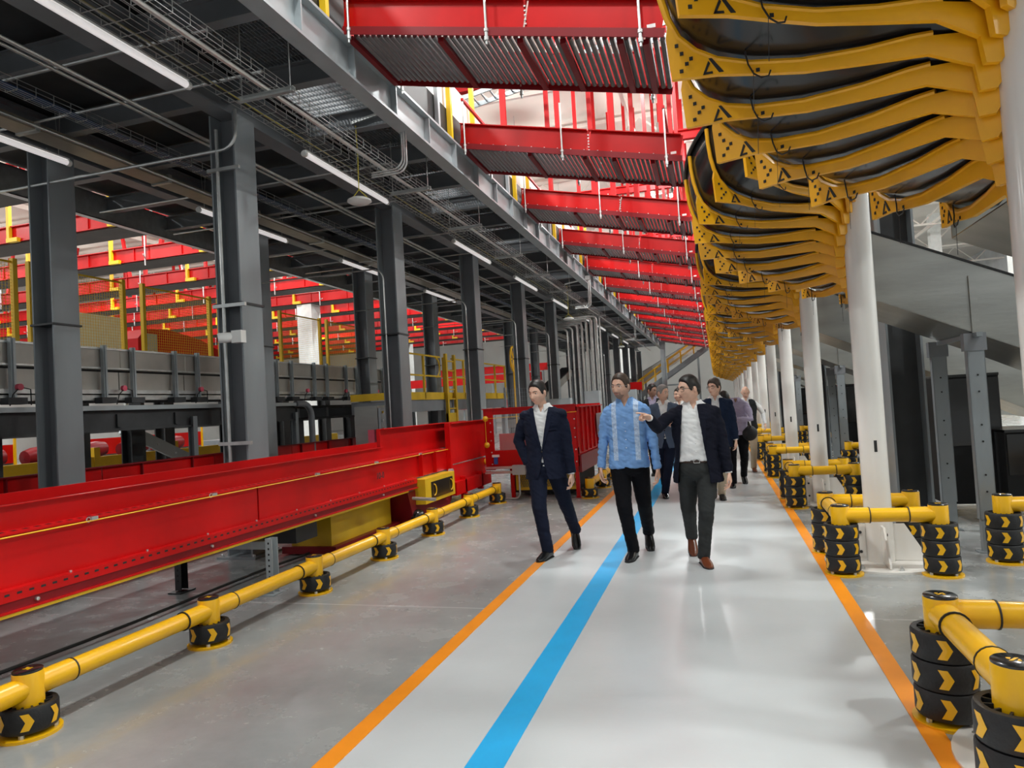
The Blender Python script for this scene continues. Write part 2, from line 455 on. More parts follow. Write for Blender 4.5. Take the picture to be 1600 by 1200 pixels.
# thin posts of the third row at the sorter
def tpost(y, x, h, lb):
    t = tag(MB().ibeam((x, y, 0), (x, y, h), .1, .12, .012, up=(1, 0, 0)).build('platform_post', 'grey_steel'), lb, 'post', 'thin posts under the sorter platform')
for i in range(5): tpost(10.2 + 3.1 * i, -8.9, 1.72, ORD[i] + ' thin grey post under the sorter platform edge')

# column conduits with elbow
def conduit(name, pts, r, lb, m='galv', cat='conduit', grp=None):
    o = MB().tube(pts, r, 8).build(name, m, None, True); tag(o, lb, cat, grp); return o
cp = root('column_conduit', 'pale vertical conduit clipped to the face of the nearest grey column', 'conduit', (-5.4, 6.6, 1.2))
MB().tube([(-5.42, 6.79, 1.0), (-5.42, 6.79, 5.0)], .02, 8).build('pipe', 'galv', cp, True, True)
MB().tube([(-5.15, 6.79, 5.2)] + arc((-5.35, 6.79, 4.95), .2, 0, -PI / 2, 6, (1, 0, 0), (0, 0, 1)) + [(-9.6, 6.79, 4.75)], .02, 8).build('elbow_pipe', 'galv', cp, True, True)
for z in (1.3, 2.9, 4.5): MB().box(-5.56, -5.12, 6.77, 6.805, z, z + .04).build('pipe_strap', 'galv', cp, world=True)
for i in range(1, 8):
    y = 6.8 + 4.15 * i
    o = MB().tube([(-5.42, y, .9), (-5.42, y, 3.9)] + arc((-5.62, y, 3.9), .2, 0, PI / 2, 5, (1, 0, 0), (0, 0, 1)) + [(-8.5, y, 4.1)], .013, 6).build('column_conduit', 'galv', None, True)
    tag(o, 'thin galvanised conduit running up the ' + ORD[i] + ' walkway-side column and bending inward', 'conduit', 'conduits on the mezzanine columns')

# bullet security cameras
def bullet(loc, lb):
    t = root('security_camera', lb, 'camera', loc)
    MB().lathe([(.045, -.12), (.058, -.10), (.058, .11), (.05, .13), (0, .13)], n=16, axis=(-1, -.9, -.1)).build('camera_body', 'white', t, True)
    MB().lathe([(.044, .131), (.036, .138), (0, .138)], n=16, axis=(-1, -.9, -.1)).build('lens', 'black', t, True)
    MB().box(.04, .17, -.03, .06, -.07, .07).build('mounting_box', 'white', t)
    return t
bullet((-5.25, 6.66, 2.53), 'white bullet security camera on the nearest grey column')
b2 = bullet((-4.6, 27.2, 1.95), 'small white security camera on the far bundle of conduits')
MB().tube([(.02, .1, -1.95), (.02, .1, .05)], .04, 8).build('camera_pole', 'grey_steel', b2, True)

# tube lamps under the mezzanine
def tube_light():
    t = root('tube_light', '', 'lamp', (0, 0, 0), 'tube lamps hung under the mezzanine')
    MB().tube([(0, .03, 0), (0, 2.37, 0)], .035, 12).build('diffuser_tube', 'tube', t, True)
    for y in (0, 2.37): MB().lathe([(.038, 0), (.042, .01), (.042, .04), (.038, .05)], (0, y - .01, 0), 12, (0, 1, 0)).build('end_cap', 'white', t)
    MB().bar((0, .02, .045), (0, 2.38, .045), .05, .02).build('mounting_rail', 'white', t)
    m = MB()
    for y in (.15, 2.25): m.tube([(0, y, .05), (-.04, y, .62)], .004, 5).tube([(0, y, .05), (.04, y, .62)], .004, 5)
    m.build('hanging_wire', 'galv', t)
    return t
tl = tube_light(); tlt = subtree(tl)
for i, y in enumerate((3.4, 7.85, 13.2, 17.65, 22.1, 26.6, 31, 35.5, 40)):
    o = tl if i == 0 else dup(tl, (0, 0, 0), '', tree=tlt)
    o.location = (-4.93, y, 5.0); o['label'] = ORD[i] + ' white tube lamp from the camera, hung beside the walkway-side column row'
for i, y in enumerate((4.5, 9.2, 13.6, 18.2)):
    o = dup(tl, (-7.75, y, 5.0), ORD[i] + ' white tube lamp of the inner row, along the brownish cable trough', tree=tlt)
    o['group'] = 'inner tube lamps'

# wire basket cable trays
def basket(x, z, wd, lb, cables, grp=None):
    t = root('cable_tray', lb, 'cable tray', (x, 2, z), grp)
    m = MB()
    for k in range(5): m.bar((x - wd / 2 + wd * k / 4, Y0, z), (x - wd / 2 + wd * k / 4, 45, z), .005, .005)
    for s_ in (-1, 1): m.bar((x + s_ * wd / 2, Y0, z + .05), (x + s_ * wd / 2, 45, z + .05), .006, .006).bar((x + s_ * wd / 2, Y0, z + .1), (x + s_ * wd / 2, 45, z + .1), .006, .006)
    y = Y0
    while y < 45:
        m.bar((x - wd / 2, y, z - .004), (x + wd / 2, y, z - .004), .006, .006)
        for s_ in (-1, 1): m.bar((x + s_ * wd / 2, y, z), (x + s_ * wd / 2, y, z + .1), .006, .006)
        y += .2 if y < 20 else .4
    m.build('wire_basket', 'galv', t, world=True)
    for j, (mm, r, dx) in enumerate(cables):
        pts = [(x + dx + .012 * math.sin(q * 1.7 + j * 2), Y0 + q * 1.1, z + r + .004) for q in range(40)]
        MB().tube(pts, r, 6).build('cable', mm, t, True, True)
basket(-4.62, 4.97, .3, 'wide wire basket tray with a yellow cable, beside the walkway-side tube lamps', [('cable', .012, -.08), ('yellow_cable', .006, -.02), ('cable', .014, .05)])
basket(-6.55, 5.0, .16, 'narrow wire basket tray carrying blue cables between the column rows', [('blue_cable', .02, -.03), ('blue_cable', .018, .03)])
basket(-4.15, 4.92, .22, 'wire basket tray nearest the mezzanine edge', [('cable', .01, .0)])

# lengthwise conduits
for x, z, r, lb in ((-4.1, 4.86, .024, 'bright galvanised conduit running lengthwise near the mezzanine edge'),
                    (-5.75, 5.02, .022, 'galvanised conduit running lengthwise just inside the front column row'),
                    (-5.85, 5.02, .018, 'thinner conduit beside the one inside the front column row'),
                    (-7.2, 5.05, .02, 'conduit running lengthwise beside the brown cable trough')):
    conduit('long_conduit', [(x, Y0, z), (x, 48, z)], r, lb)
# brown trough along the inner row
t = root('cable_trough', 'brownish enclosed cable trough along the inner column row', 'cable trough', (-7.6, 3, 5.0))
MB().box(-7.5, -7.22, Y0, 45, 5.02, 5.1).build('trough_body', 'tray_brown', t, world=True)
m = MB(); y = 2
while y < 44: m.box(-7.52, -7.2, y, y + .05, 5.0, 5.12); y += 2.0
m.build('trough_strap', 'galv', t, world=True)
# cross conduits
for i, (y, z) in enumerate(((5.2, 5.12), (6.0, 5.1), (8.9, 5.1), (10.5, 5.1), (12.9, 5.1), (14.8, 5.1), (19.0, 5.1), (23.2, 5.1), (27.4, 5.1))):
    conduit('cross_conduit', [(-9.4, y, z), (-4.2, y, z)], .016, ORD[i] + ' thin conduit crossing under the mezzanine from one side to the other', grp='cross conduits under the mezzanine')
# strut hangers
def strut_hanger():
    t = root('strut_hanger', '', 'hanger', (0, 0, 0), 'slotted strut hangers near the mezzanine edge')
    MB().chan((-.32, 0, 0), (.32, 0, 0), .05, .05, .006, side=-1).build('slotted_strut', 'galv', t)
    for x in (-.28, .28): MB().tube([(x, 0, -.03), (x, 0, .78)], .006, 6).build('threaded_rod', 'galv', t)
    return t
sh = strut_hanger(); sht = subtree(sh)
for i, y in enumerate((3.9, 5.9, 9.3, 11.6, 14.3, 16.8, 19.5, 22.5, 26, 30)):
    o = sh if i == 0 else dup(sh, (0, 0, 0), '', tree=sht)
    o.location = (-4.1, y, 4.8); o['label'] = ORD[i] + ' slotted strut hanger on threaded rods from the camera, near the mezzanine edge'
# access points hanging on yellow cords
def ap():
    t = root('wireless_access_point', '', 'access point', (0, 0, 0), 'hanging access points')
    MB().lathe([(.02, .055), (.1, .05), (.155, .02), (.16, 0), (.13, -.02), (0, -.025)], n=24).build('housing', 'white', t, True)
    m = MB()
    for s_ in (-1, 1): m.tube([(.13 * s_, 0, .03), (0, 0, .16)], .006, 6)
    m.tube([(0, 0, .16), (.01, 0, .6), (0, 0, 1.02)], .006, 6); m.build('yellow_cord', 'yellow_cable', t)
    m = MB().bar((-.06, 0, 1.06), (.62, 0, 1.16), .035, .035).box(.58, .72, -.05, .05, 1.12, 1.24); m.build('support_arm', 'galv', t)
    m = MB()
    for q in (0, .03, .06): m.tube([(.65 + q, 0, 1.12), (.65 + q, 0, .5 - q)] + arc((.5 + q, 0, .5 - q), .15, 0, -PI / 2, 5, (1, 0, 0), (0, 0, 1)) + [(.2, 0, .35 - q)], .012, 6)
    m.build('drop_conduit', 'galv', t, True)
    return t
a = ap(); at = subtree(a)
for i, (x, y, z) in enumerate(((-4.35, 8.2, 4.38), (-4.1, 20.5, 4.1), (-4.15, 33, 4.1))):
    o = a if i == 0 else dup(a, (0, 0, 0), '', tree=at)
    o.location = (x, y, z); o['label'] = ORD[i] + ' round white access point from the camera, hanging on a yellow cord'
# second conduit group beyond: bundle of vertical pipes
for i in range(13):
    x = -5.0 + .17 * (i % 7); y = 24.6 + 1.5 * (i // 7) + .05 * i; top = 4.1 + .07 * i
    o = MB().tube([(x, y, .4), (x, y, top)] + arc((x - .15, y, top), .15, 0, PI / 2, 4, (1, 0, 0), (0, 0, 1)) + [(x - .9, y, top + .15)], .035, 8).build('vertical_conduit', 'galv', None, True)
    tag(o, ORD[i] + ' galvanised pipe from the left in the bundle rising behind the red machine', 'conduit', 'bundle of vertical conduits')

# electrical cabinets at the bundle
for i, (x, y, wd, h) in enumerate(((-5.0, 22.6, .8, 1.75), (-4.0, 23.3, .5, 1.95), (-3.4, 25.8, .55, 2.1), (-3.5, 29, .7, 2.0))):
    t = root('electrical_cabinet', ['wide low grey electrical cabinet', 'narrow grey electrical cabinet right of the wide one', 'tall pale cabinet under the vertical conduits', 'pale cabinet farthest back under the conduits'][i] + ' beyond the red machine', 'cabinet', (x, y, 0))
    MB().box(-wd / 2, wd / 2, -.2, .2, .1, h).build('cabinet_body', 'light_grey', t)
    MB().box(-wd / 2 + .03, wd / 2 - .03, -.215, -.2, .15, h - .05).build('door', 'light_grey', t)
    MB().box(wd / 2 - .09, wd / 2 - .06, -.24, -.215, h * .5, h * .5 + .12).build('handle', 'black', t)
    MB().box(-wd / 2, wd / 2, -.18, .18, 0, .1).build('plinth', 'dark_steel', t)

# ---------------------------------------------------------------- edge screens above the mezzanine
t = root('side_screen', 'white sheet screen over a black rubber skirt along the mezzanine edge', 'screen', (-3.9, 3, 5.65))
MB().box(-3.74, -3.72, Y0, 50, 6.12, 6.75).build('white_sheet', 'sheet_white', t, world=True)
MB().box(-3.69, -3.67, Y0, 50, 5.63, 6.17).build('rubber_skirt', 'rubber', t, world=True)
y = 2.2
while y < 48:
    MB().box(-3.66, -3.60, y, y + .07, 5.64, 6.35).build('bracket', 'light_grey', t, world=True); y += 1.78
for i in range(12):
    for q, dy in enumerate((-.35, .75)):
        y = 6.6 + SP * i + dy
        o = MB().box(-3.66, -3.59, y, y + .07, 5.64, 7.1 if q else 6.9).build('guard_post', 'screen_yellow')
        tag(o, ('yellow guard post just before the ' if q == 0 else 'yellow guard post just behind the ') + ORD[i] + ' hanging red conveyor', 'post', 'yellow guard posts along the edge')

# ---------------------------------------------------------------- hanging red conveyors
SL = -.765 / 3.5
def conv(detail):
    t = root('hanging_conveyor', '', 'conveyor', (0, 0, 0), 'red conveyors hanging over the walkway')
    L_, Wd = 3.32, 1.12
    P = lambda x, y, z: (x, y, z + SL * x)
    for s_, y in (('front', 0), ('back', Wd)):
        m = MB(); sg = -1 if y == 0 else 1
        for a, b in ((0, 1.98), (2.0, L_)):
            m.bar(P(a, y, .21), P(b, y, .21), .012, .34)
            m.bar(P(a, y + sg * .03, .38), P(b, y + sg * .03, .38), .07, .012)
            m.bar(P(a, y + sg * .035, .05), P(b, y + sg * .035, .05), .08, .012)
        m.build('side_panel', 'red', t)
        MB().bar(P(0, y + sg * .076, .02), P(L_, y + sg * .076, .02), .012, .085).build('bottom_flange', 'dark_red', t)
        m = MB(); x = .12
        while x < L_:
            m.box(x - .007, x + .007, y + sg * .03 - .01, y + sg * .03 + .01, SL * x + .055, SL * x + .085); x += .2
        for q in range(6): m.box(1.98, 2.0, y + sg * .012 - .008, y + sg * .012 + .008, SL * 2 + .08 + q * .045, SL * 2 + .095 + q * .045)
        m.build('bolt_row', 'galv', t)
    MB().box(-.01, .01, 0, Wd, .0, .38).build('end_plate', 'red', t)
    for x in (.05, 1.08, 1.92, 2.35, 2.9 if detail else 2.95, 3.14): MB().bar(P(x, 0, -.03), P(x, Wd, -.03), .06, .05).build('cross_member', 'dark_red', t)
    if detail:
        rm = None; i = 0
        while .1 + i * .068 < L_:
            x = .1 + i * .068
            if rm is None: rm = MB().tube([(0, .03, 0), (0, Wd - .02, 0)], .026, 8).build('roller', 'roller', t, True); o = rm
            else: o = rm.copy(); COL.objects.link(o)
            o.location = (x, 0, .02 + SL * x); i += 1
    else:
        m = MB(); x = .1
        while x < L_: m.bar(P(x, .03, .02), P(x, Wd - .02, .02), .05, .05); x += .08
        o = m.build('roller_bed', 'roller', t); o['kind'] = 'stuff'
    MB().box(.0, L_, .02, Wd - .02, 0, .012).build('slide_bed', 'black_matte', t) if False else None
    for x in (.08, 1.6, 3.1):
        for y in (-.09, Wd + .09):
            m = MB().tube([(x, y, SL * x - .12), (x, y, SL * x + .75)], .013, 8)
            m.lathe([(.024, -.06), (.024, -.02), (.017, -.02), (.017, .03), (.024, .03), (.024, .06)], (x, y, SL * x - .02), 8)
            m.build('hanger_rod', 'galv', t)
        MB().bar((x, -.12, SL * x + .74), (x, Wd + .12, SL * x + .74), .04, .04).build('hanger_bar', 'red_post', t) if x != 1.6 else None
    MB().box(3.16, 3.24, -.012, -.006, SL * 3.2 + .1, SL * 3.4 + .18).build('label_plate', 'white', t)
    # red hanger posts from the roof
    for x in (.35, 1.3, 2.2, 3.0): MB().chan((x, Wd + .12, SL * x + .3), (x, Wd + .12, 7.0), .09, .09, .012).build('hanger_post', 'red_post', t)
    return t
cd = conv(True); cdt = subtree(cd); cs = None
for i in range(13):
    if i == 0: o = cd
    elif i < 5: o = dup(cd, (0, 0, 0), '', tree=cdt)
    elif cs is None: cs = conv(False); cst = subtree(cs); o = cs
    else: o = dup(cs, (0, 0, 0), '', tree=cst)
    o.location = (-3.56, 6.6 + SP * i, 5.64)
    o['label'] = (ORD[i] if i < 12 else 'farthest') + ' red roller conveyor from the camera hanging over the walkway'

# ---------------------------------------------------------------- left floor conveyor
t = root('belt_conveyor', 'long bright red belt conveyor on the left with yellow pull cord', 'conveyor', (-4.1, 5, 0))
ya, yb = -1.0, 8.05
X = -4.0
m = MB().box(X - .16, X - .145, ya, yb, .98, 1.14); m.box(X - .16, X - .1, ya, yb, 1.135, 1.14)
m.build('upper_guard', 'red', t, world=True)
m = MB().box(X - .15, X + .0, ya, 9.9, .975, .985)
for a, b in ((ya, 5.38), (5.4, 9.95)): m.box(X - .04, X - .028, a, b, .66, .98)
m.box(X - .06, X + .035, ya, 8.7, .655, .668); m.box(X + .03, X + .04, ya, 8.7, .60, .665)
m.build('side_panel', 'red', t, world=True)
m = MB().box(X - .02, X + .03, ya, 8.7, .545, .60); m.build('lower_channel', 'dark_red', t, world=True)
m = MB().box(X - .04, X + .05, ya, 8.7, .535, .547); m.build('bottom_flange', 'red', t, world=True)
m = MB().box(X - .14, X + .045, ya, 8.4, .515, .535); m.build('yellow_edge_strip', 'machine_yellow', t, world=True)
m = MB(); y = 1.5
while y < 8.6:
    m.box(X + .0395, X + .0415, y, y + .03, .635, .648); m.box(X - .10, X - .07, y, y + .03, .9852, .9862); y += .075
m.build('perforation', 'rubber', t, world=True)
m = MB(); y = 1.6
while y < 8.6:
    m.lathe([(.009, 0), (.009, .012), (0, .013)], (X + .0, y, .668), 6); y += .62
for y in (3.2, 4.7, 6.2, 7.7): m.lathe([(.012, 0), (.012, .016), (0, .018)], (X + .03, y, .575), 8, (1, 0, 0))
m.build('bolt', 'galv', t, world=True)
MB().tube([(X + .005, ya, .965), (X + .005, 9.95, .965)], .005, 6).build('pull_cord', 'yellow', t, world=True)
m = MB()
for y in (2.0, 3.6, 4.75, 6.3, 7.6, 8.9): m.tube(arc((X + .005, y, .975), .016, 0, 2 * PI, 8, (0, 1, 0), (0, 0, 1)), .004, 5).box(X - .02, X + .01, y + .02, y + .07, .968, .99)
m.build('cord_eyelet', 'galv', t, world=True)
MB().box(-4.95, -4.16, ya, 9.9, .93, .95).build('belt', 'rubber', t, world=True)
MB().box(-5.0, -4.985, ya, 9.9, .55, 1.14).build('far_side_panel', 'red', t, world=True)
MB().box(-4.95, -4.16, ya, 8.5, .56, .6).build('return_belt_cover', 'black_matte', t, world=True)
def leg(x, y, nm, mt, par):
    g = MB().chan((x, y, 0.02), (x, y, .5), .07, .09, .006, up=(0, 1, 0)).build(nm, mt, par, world=True)
    m = MB(); z = .08
    while z < .48: m.lathe([(.006, 0), (.006, .002)], (x + .0352, y - .02, z), 6, (1, 0, 0)); z += .045
    m.build('leg_hole', 'black_matte', g, world=True) if False else None
    MB().box(x - .07, x + .07, y - .1, y + .1, 0, .012).build('foot_plate', mt, g, world=True)
    m2 = MB(); z = .1
    while z < .47: m2.box(x - .008, x + .008, y - .0462, y - .0455, z, z + .018); z += .05
    m2.build('leg_slot', 'black_matte', g, world=True)
leg(-3.93, 5.42, 'leg', 'light_grey', t); leg(-4.93, 5.42, 'leg', 'dark_steel', t); leg(-3.95, 1.2, 'leg', 'light_grey', t); leg(-4.93, 1.2, 'leg', 'dark_steel', t)
MB().box(-4.9, -3.95, 5.4, 5.44, .40, .47).build('leg_brace', 'light_grey', t, world=True)
MB().box(-4.7, -4.3, 6.35, 6.75, .26, .5).build('drive_unit', 'dark_steel', t, world=True)
# head section with raised guard
m = MB().box(-4.2, -4.185, 8.05, 11.1, .98, 1.37).box(-4.186, -4.15, 8.05, 8.07, .985, 1.368); m.build('raised_guard', 'red', t, world=True)
m = MB().box(-4.2, -4.1, 8.07, 11.1, 1.362, 1.372); m.build('guard_lip', 'red', t, world=True)
m = MB().box(-4.02, -4.0, 10.0, 11.95, .72, 1.35).box(-4.05, -3.93, 10.0, 11.95, 1.35, 1.365).box(-4.03, -3.95, 9.95, 10.02, .5, 1.36)
m.build('head_panel', 'red', t, world=True)
for y in (8.9, 9.4): MB().box(-4.02, -3.96, y, y + .015, .67, .97).build('panel_stiffener', 'red', t, world=True)
m = MB().box(-4.03, -3.99, 10.0, 11.7, .45, .70).box(-3.99, -3.9, 10.4, 10.46, .15, .5).box(-3.99, -3.9, 11.2, 11.26, .2, .5).box(-4.6, -3.9, 10.0, 11.7, .25, .45)
m.build('head_bracket', 'red', t, world=True)
m = MB().prism([(8.5, .5), (10.3, .5), (9.9, 0), (8.7, 0)], lambda u, v, s_: (s_, u, v), -4.5, -4.02).box(-4.9, -4.2, 6.95, 8.6, .02, .1); m.build('drive_base', 'dark_red', t, world=True)
MB().box(-4.8, -4.28, 7.0, 8.5, .08, .5).build('motor_cover', 'machine_yellow', t, world=True)
bx = MB().box(-4.06, -3.87, 8.75, 9.85, .30, .64).build('chain_guard', 'machine_yellow', t, world=True)
MB().box(-3.872, -3.862, 8.95, 9.75, .35, .58).build('guard_window', 'black', bx, world=True)
m = MB()
for y in (9.03, 9.66): m.tube(arc((-3.86, y, .465), .08, -PI / 2, PI / 2, 6, (.25, .5, 0), (0, 0, 1)), .008, 6)
m.build('bow_handle', 'yellow', bx, True, True)
MB().tube([(-3.95, 8.5, .42), (-3.62, 8.5, .40)], .022, 10).build('roller_shaft', 'galv', t, True, True)
MB().lathe([(.05, 0), (.05, .06), (0, .07)], (-3.99, 9.95, .62), 14, (1, 0, 0)).build('bearing_cap', 'galv', t, True, True)
MB().ell((-4.0, 8.75, .14), (.1, .13, .1)).build('motor', 'black', t, True, True)
for y, z in ((11.75, .62), (12.0, 1.1)): MB().lathe([(.05, 0), (.055, .02), (.03, .06), (0, .06)], (-3.99, y - .1, z), 12, (1, 0, 0)).build('stop_knob', 'yellow', t, True, True)
text_mesh('10-0', .11, 'stencil_number', 'black_matte', t, Matrix.Translation((-3.965, 7.55, .78)) @ Matrix.Rotation(PI / 2, 4, 'Z') @ Matrix.Rotation(PI / 2, 4, 'X'), t.location)

# floor cables under the conveyor
for i, x in enumerate((-4.05, -4.16, -4.55)):
    pts = [(x + .03 * math.sin(q * .9 + i), 1 + q * .5, .03) for q in range(17)]
    o = MB().tube(pts, .014, 6).build('floor_cable', 'cable', None, True)
    tag(o, ['black cable on the floor nearest the yellow barrier', 'second black cable on the floor under the red conveyor', 'innermost black cable on the floor under the red conveyor'][i], 'cable', 'floor cables')
for i, y in enumerate((3.2, 4.75, 5.9)):
    t2 = root('cable_support', ORD[i] + ' small black cable support block on the floor under the red conveyor', 'support', (-4.1, y, 0), 'cable supports')
    MB().box(-.1, .1, -.04, .04, 0, .045).build('block', 'rubber', t2); MB().box(.06, .1, -.04, .04, .045, .09).build('clip', 'galv', t2)

# ---------------------------------------------------------------- end machine (red transfer box)
t = root('transfer_machine', 'red box-shaped transfer machine with clear side window at the end of the belt conveyor', 'machine', (-3.0, 12, 0))
x0, x1, y0, y1 = -3.85, -2.22, 11.3, 13.7
m = MB().box(x0, x1, y0, y0 + .02, .52, .83).box(x0, x1, y0, y0 + .02, 1.44, 1.54).box(x0, x0 + .17, y0 - .004, y0 + .024, .5, 1.545).box(x1 - .3, x1 - .03, y0 - .004, y0 + .024, .5, 1.545).box(x0 - .01, x1 - .025, y0 - .05, y0 - .005, 1.535, 1.55)
m.build('front_panel', 'red', t, world=True)
MB().box(x0 + .17, x1 - .3, y0 + .3, y0 + .32, .8, 1.1).build('inner_panel', 'red', t, world=True)
m = MB().box(x1 - .02, x1, y0, y1, .72, 1.50).box(x1, x1 + .05, y0, y1, 1.49, 1.51)
for k in range(6): m.box(x1, x1 + .035, y0 + .25 + k * .4, y0 + .29 + k * .4, .74, 1.49)
m.build('side_panel', 'red', t, world=True)
MB().box(x1 - .02, x1 + .03, y0, y1, .42, .70).build('lower_side_panel', 'dark_red', t, world=True)
m = MB().box(x0, x1, y1, y1 + .02, .5, 1.54); m.build('back_panel', 'red', t, world=True)
for x, y in ((x1 - .06, y0 + .05), (x0 + .45, y0 + .05), (x1 - .06, y1 - .1)):
    MB().box(x - .03, x + .03, y - .03, y + .03, .03, .55).lathe([(.05, 0), (.05, .015), (.02, .03)], (x, y, 0), 10).build('leg', 'red', t, world=True)
MB().box(x0 + .3, x1 - .15, y0 + .4, y1 - .2, .06, .52).build('dark_interior_block', 'black_matte', t, world=True)  # black block added behind the mesh, stands in for shade inside the machine
g = MB().box(x0 + .5, x1 - .1, y0 + .06, y0 + .1, .14, .46).build('mesh_guard_frame', 'machine_yellow', t, world=True)
m = MB(); x = x0 + .55
while x < x1 - .15: m.bar((x, y0 + .055, .19), (x + .09, y0 + .055, .41), .006, .006).bar((x + .09, y0 + .055, .19), (x, y0 + .055, .41), .006, .006); x += .03
m.build('expanded_mesh', 'dark_steel', g, world=True)
m = MB().box(x0, x0 + .55, y0 - .06, y0 - .02, .52, .56).box(x0, x0 + .55, y0 - .06, y0 - .02, .44, .48); m.build('slotted_rail', 'galv', t, world=True)
MB().box(x0 + .5, x0 + .72, y0 - .13, y0 - .02, .42, .58).build('junction_box', 'light_grey', t, world=True)
MB().tube([(x0 + .6, y0 - .08, .43), (x0 + .6, y0 - .08, .12)] + arc((x0 + .5, y0 - .08, .12), .1, 0, -PI / 2, 5, (1, 0, 0), (0, 0, 1)) + [(x0 + .1, y0 - .08, .02)], .016, 8).build('conduit', 'galv', t, True, True)
MB().box(x0 + .13, x0 + .25, y0 - .04, y0 - .0, .72, .76).build('sensor_cap', 'white', t, world=True)
MB().box(x0 + .16, x0 + .22, y0 - .04, y0, .6, .72).build('photo_sensor', 'blue_plastic', t, world=True)
m = MB()
for z in (1.38, .93): m.lathe([(.05, 0), (.05, .02), (.02, .05), (0, .05)], (x0 + .04, y0, z), 10, (0, -1, 0))
m.build('stop_knob', 'yellow', t, True, True)
MB().tube([(x0 + .04, y0 - .03, .93), (x0 + .04, y0 - .03, 1.38), (x1, y0 - .03, 1.42)], .006, 6).build('pull_cord', 'yellow', t, world=True)
m = MB()
for z in (.6, .8, 1.0, 1.15, 1.3): m.lathe([(.012, 0), (.012, .012), (0, .014)], (x1 - .05, y0, z), 8, (0, -1, 0)).lathe([(.012, 0), (.012, .012), (0, .014)], (x0 + .12, y0, z), 8, (0, -1, 0))
m.build('bolt', 'galv', t, True, True)
MB().box(x1 + .05, x1 + .12, 12.9, 13.5, .95, 1.35).build('control_box', 'light_grey', t, world=True)
gl = mat('clear_window', (.9, .93, .95), .05, 0, .0, 3, alpha=.1); M['glass'] = gl
MB().box(x0 + .17, x1 - .3, y0 + .005, y0 + .012, .83, 1.44).build('clear_window', 'glass', t, world=True)

# second red conveyor behind, between the column rows
t = root('belt_conveyor', 'darker red conveyor channel running behind the inner column row', 'conveyor', (-8.9, 8, 0))
m = MB()
for k in range(9): m.box(-8.82, -8.8, 1 + k * 2.4, 3.38 + k * 2.4, .50, 1.01)
m.build('side_panel', 'red', t, world=True)
m = MB().box(-8.84, -8.74, 1, 22.6, 1.01, 1.03).box(-8.84, -8.74, 1, 22.6, .5, .52)
for k in range(20): m.box(-8.8, -8.75, 1.2 + k * 1.1, 1.22 + k * 1.1, .52, 1.01)
m.build('panel_rib', 'dark_red', t, world=True)
MB().box(-9.6, -8.85, 1, 22.6, .85, .88).build('belt', 'rubber', t, world=True)
m = MB()
for k in range(8): m.box(-8.9, -8.84, 2 + k * 2.8, 2.06 + k * 2.8, 0, .5).box(-9.6, -9.54, 2 + k * 2.8, 2.06 + k * 2.8, 0, .85)
m.build('leg', 'dark_steel', t, world=True)
t = root('belt_conveyor', 'dark red conveyor channel just behind the bright red one, in front of the inner columns', 'conveyor', (-6.6, 6, 0))
MB().box(-6.8, -6.78, 0, 13.9, .45, .82).build('side_panel', 'red', t, world=True)
MB().box(-6.84, -6.72, 0, 13.9, .82, .835).build('top_lip', 'dark_red', t, world=True)
MB().box(-7.5, -6.8, 0, 13.9, .7, .72).build('belt', 'rubber', t, world=True)
m = MB()
for k in range(5): m.box(-6.86, -6.8, 1 + k * 2.9, 1.06 + k * 2.9, 0, .45)
m.build('leg', 'dark_steel', t, world=True)
# ---------------------------------------------------------------- sorter behind the columns
t = root('loop_sorter', 'long grey aluminium sorter line raised behind the inner columns', 'sorter', (-9.4, 8, 1.9))
ye = 18.5
m = MB()
for k in range(14): m.box(-9.02, -9.0, -1 + k * 1.4, .38 + k * 1.4, 2.52, 2.80)
m.build('upper_panel', 'alu', t, world=True)
m = MB()
for k in range(14): m.box(-9.06, -9.04, -1 + k * 1.4, .38 + k * 1.4, 2.18, 2.46)
m.build('lower_panel', 'alu', t, world=True)
MB().box(-9.03, -8.98, -1, ye, 2.80, 2.83).box(-9.05, -8.97, -1, ye, 2.50, 2.525).box(-9.05, -8.98, -1, ye, 2.12, 2.18).box(-9.03, -9.01, -1, ye, 2.02, 2.1).build('trim_rail', 'galv', t, world=True)
MB().box(-10.0, -9.1, -1, ye, 2.4, 2.5).box(-9.95, -9.1, -1, ye, 2.02, 2.1).build('carrier_bed', 'black_matte', t, world=True)
MB().box(-10.02, -10.0, -1, ye, 2.1, 2.8).build('rear_panel', 'alu', t, world=True)
up = None
for k in range(9):
    for d in (0, .55):
        y = 5.5 + k * 1.45 + d
        mm_ = MB().box(-8.98, -8.92, y, y + .07, 2.0, 2.86).box(-8.95, -8.9, y + .02, y + .04, 2.0, 2.86)
        u_ = mm_.build('upright', 'light_grey', t, world=True)
        MB().box(-9.0, -8.86, y - .1, y + .17, 1.97, 2.06).build('foot_bracket', 'dark_steel', u_, world=True)
for k in range(7):
    y = 6.9 + k * 1.7
    c_ = MB().tube([(-8.9, y, 1.95), (-8.88, y + .03, 2.1), (-8.86, y + .12, 2.2), (-8.88, y + .28, 2.17), (-8.9, y + .3, 1.96)], .008, 6).build('sensor_cable', 'cable', t, True, True)
    MB().lathe([(.045, 0), (.045, .05), (0, .055)], (-8.9, y + .12, 2.2), 10, (1, 0, 0)).build('reflector', 'pink', t, True, True)
t = root('sorter_platform', 'dark grey steel platform beams carrying the sorter line', 'platform', (-9.2, 8, 1.5))
MB().ibeam((-8.95, -1, 1.72), (-8.95, 13.4, 1.72), .16, .36, .03).build('front_beam', 'dark_steel', t, world=True)
MB().box(-8.88, -8.84, -1, 13.4, 1.86, 1.93).build('edge_rail', 'light_grey', t, world=True)
MB().ibeam((-10.2, -1, 1.72), (-10.2, 19, 1.72), .16, .36, .03).build('rear_beam', 'dark_steel', t, world=True)
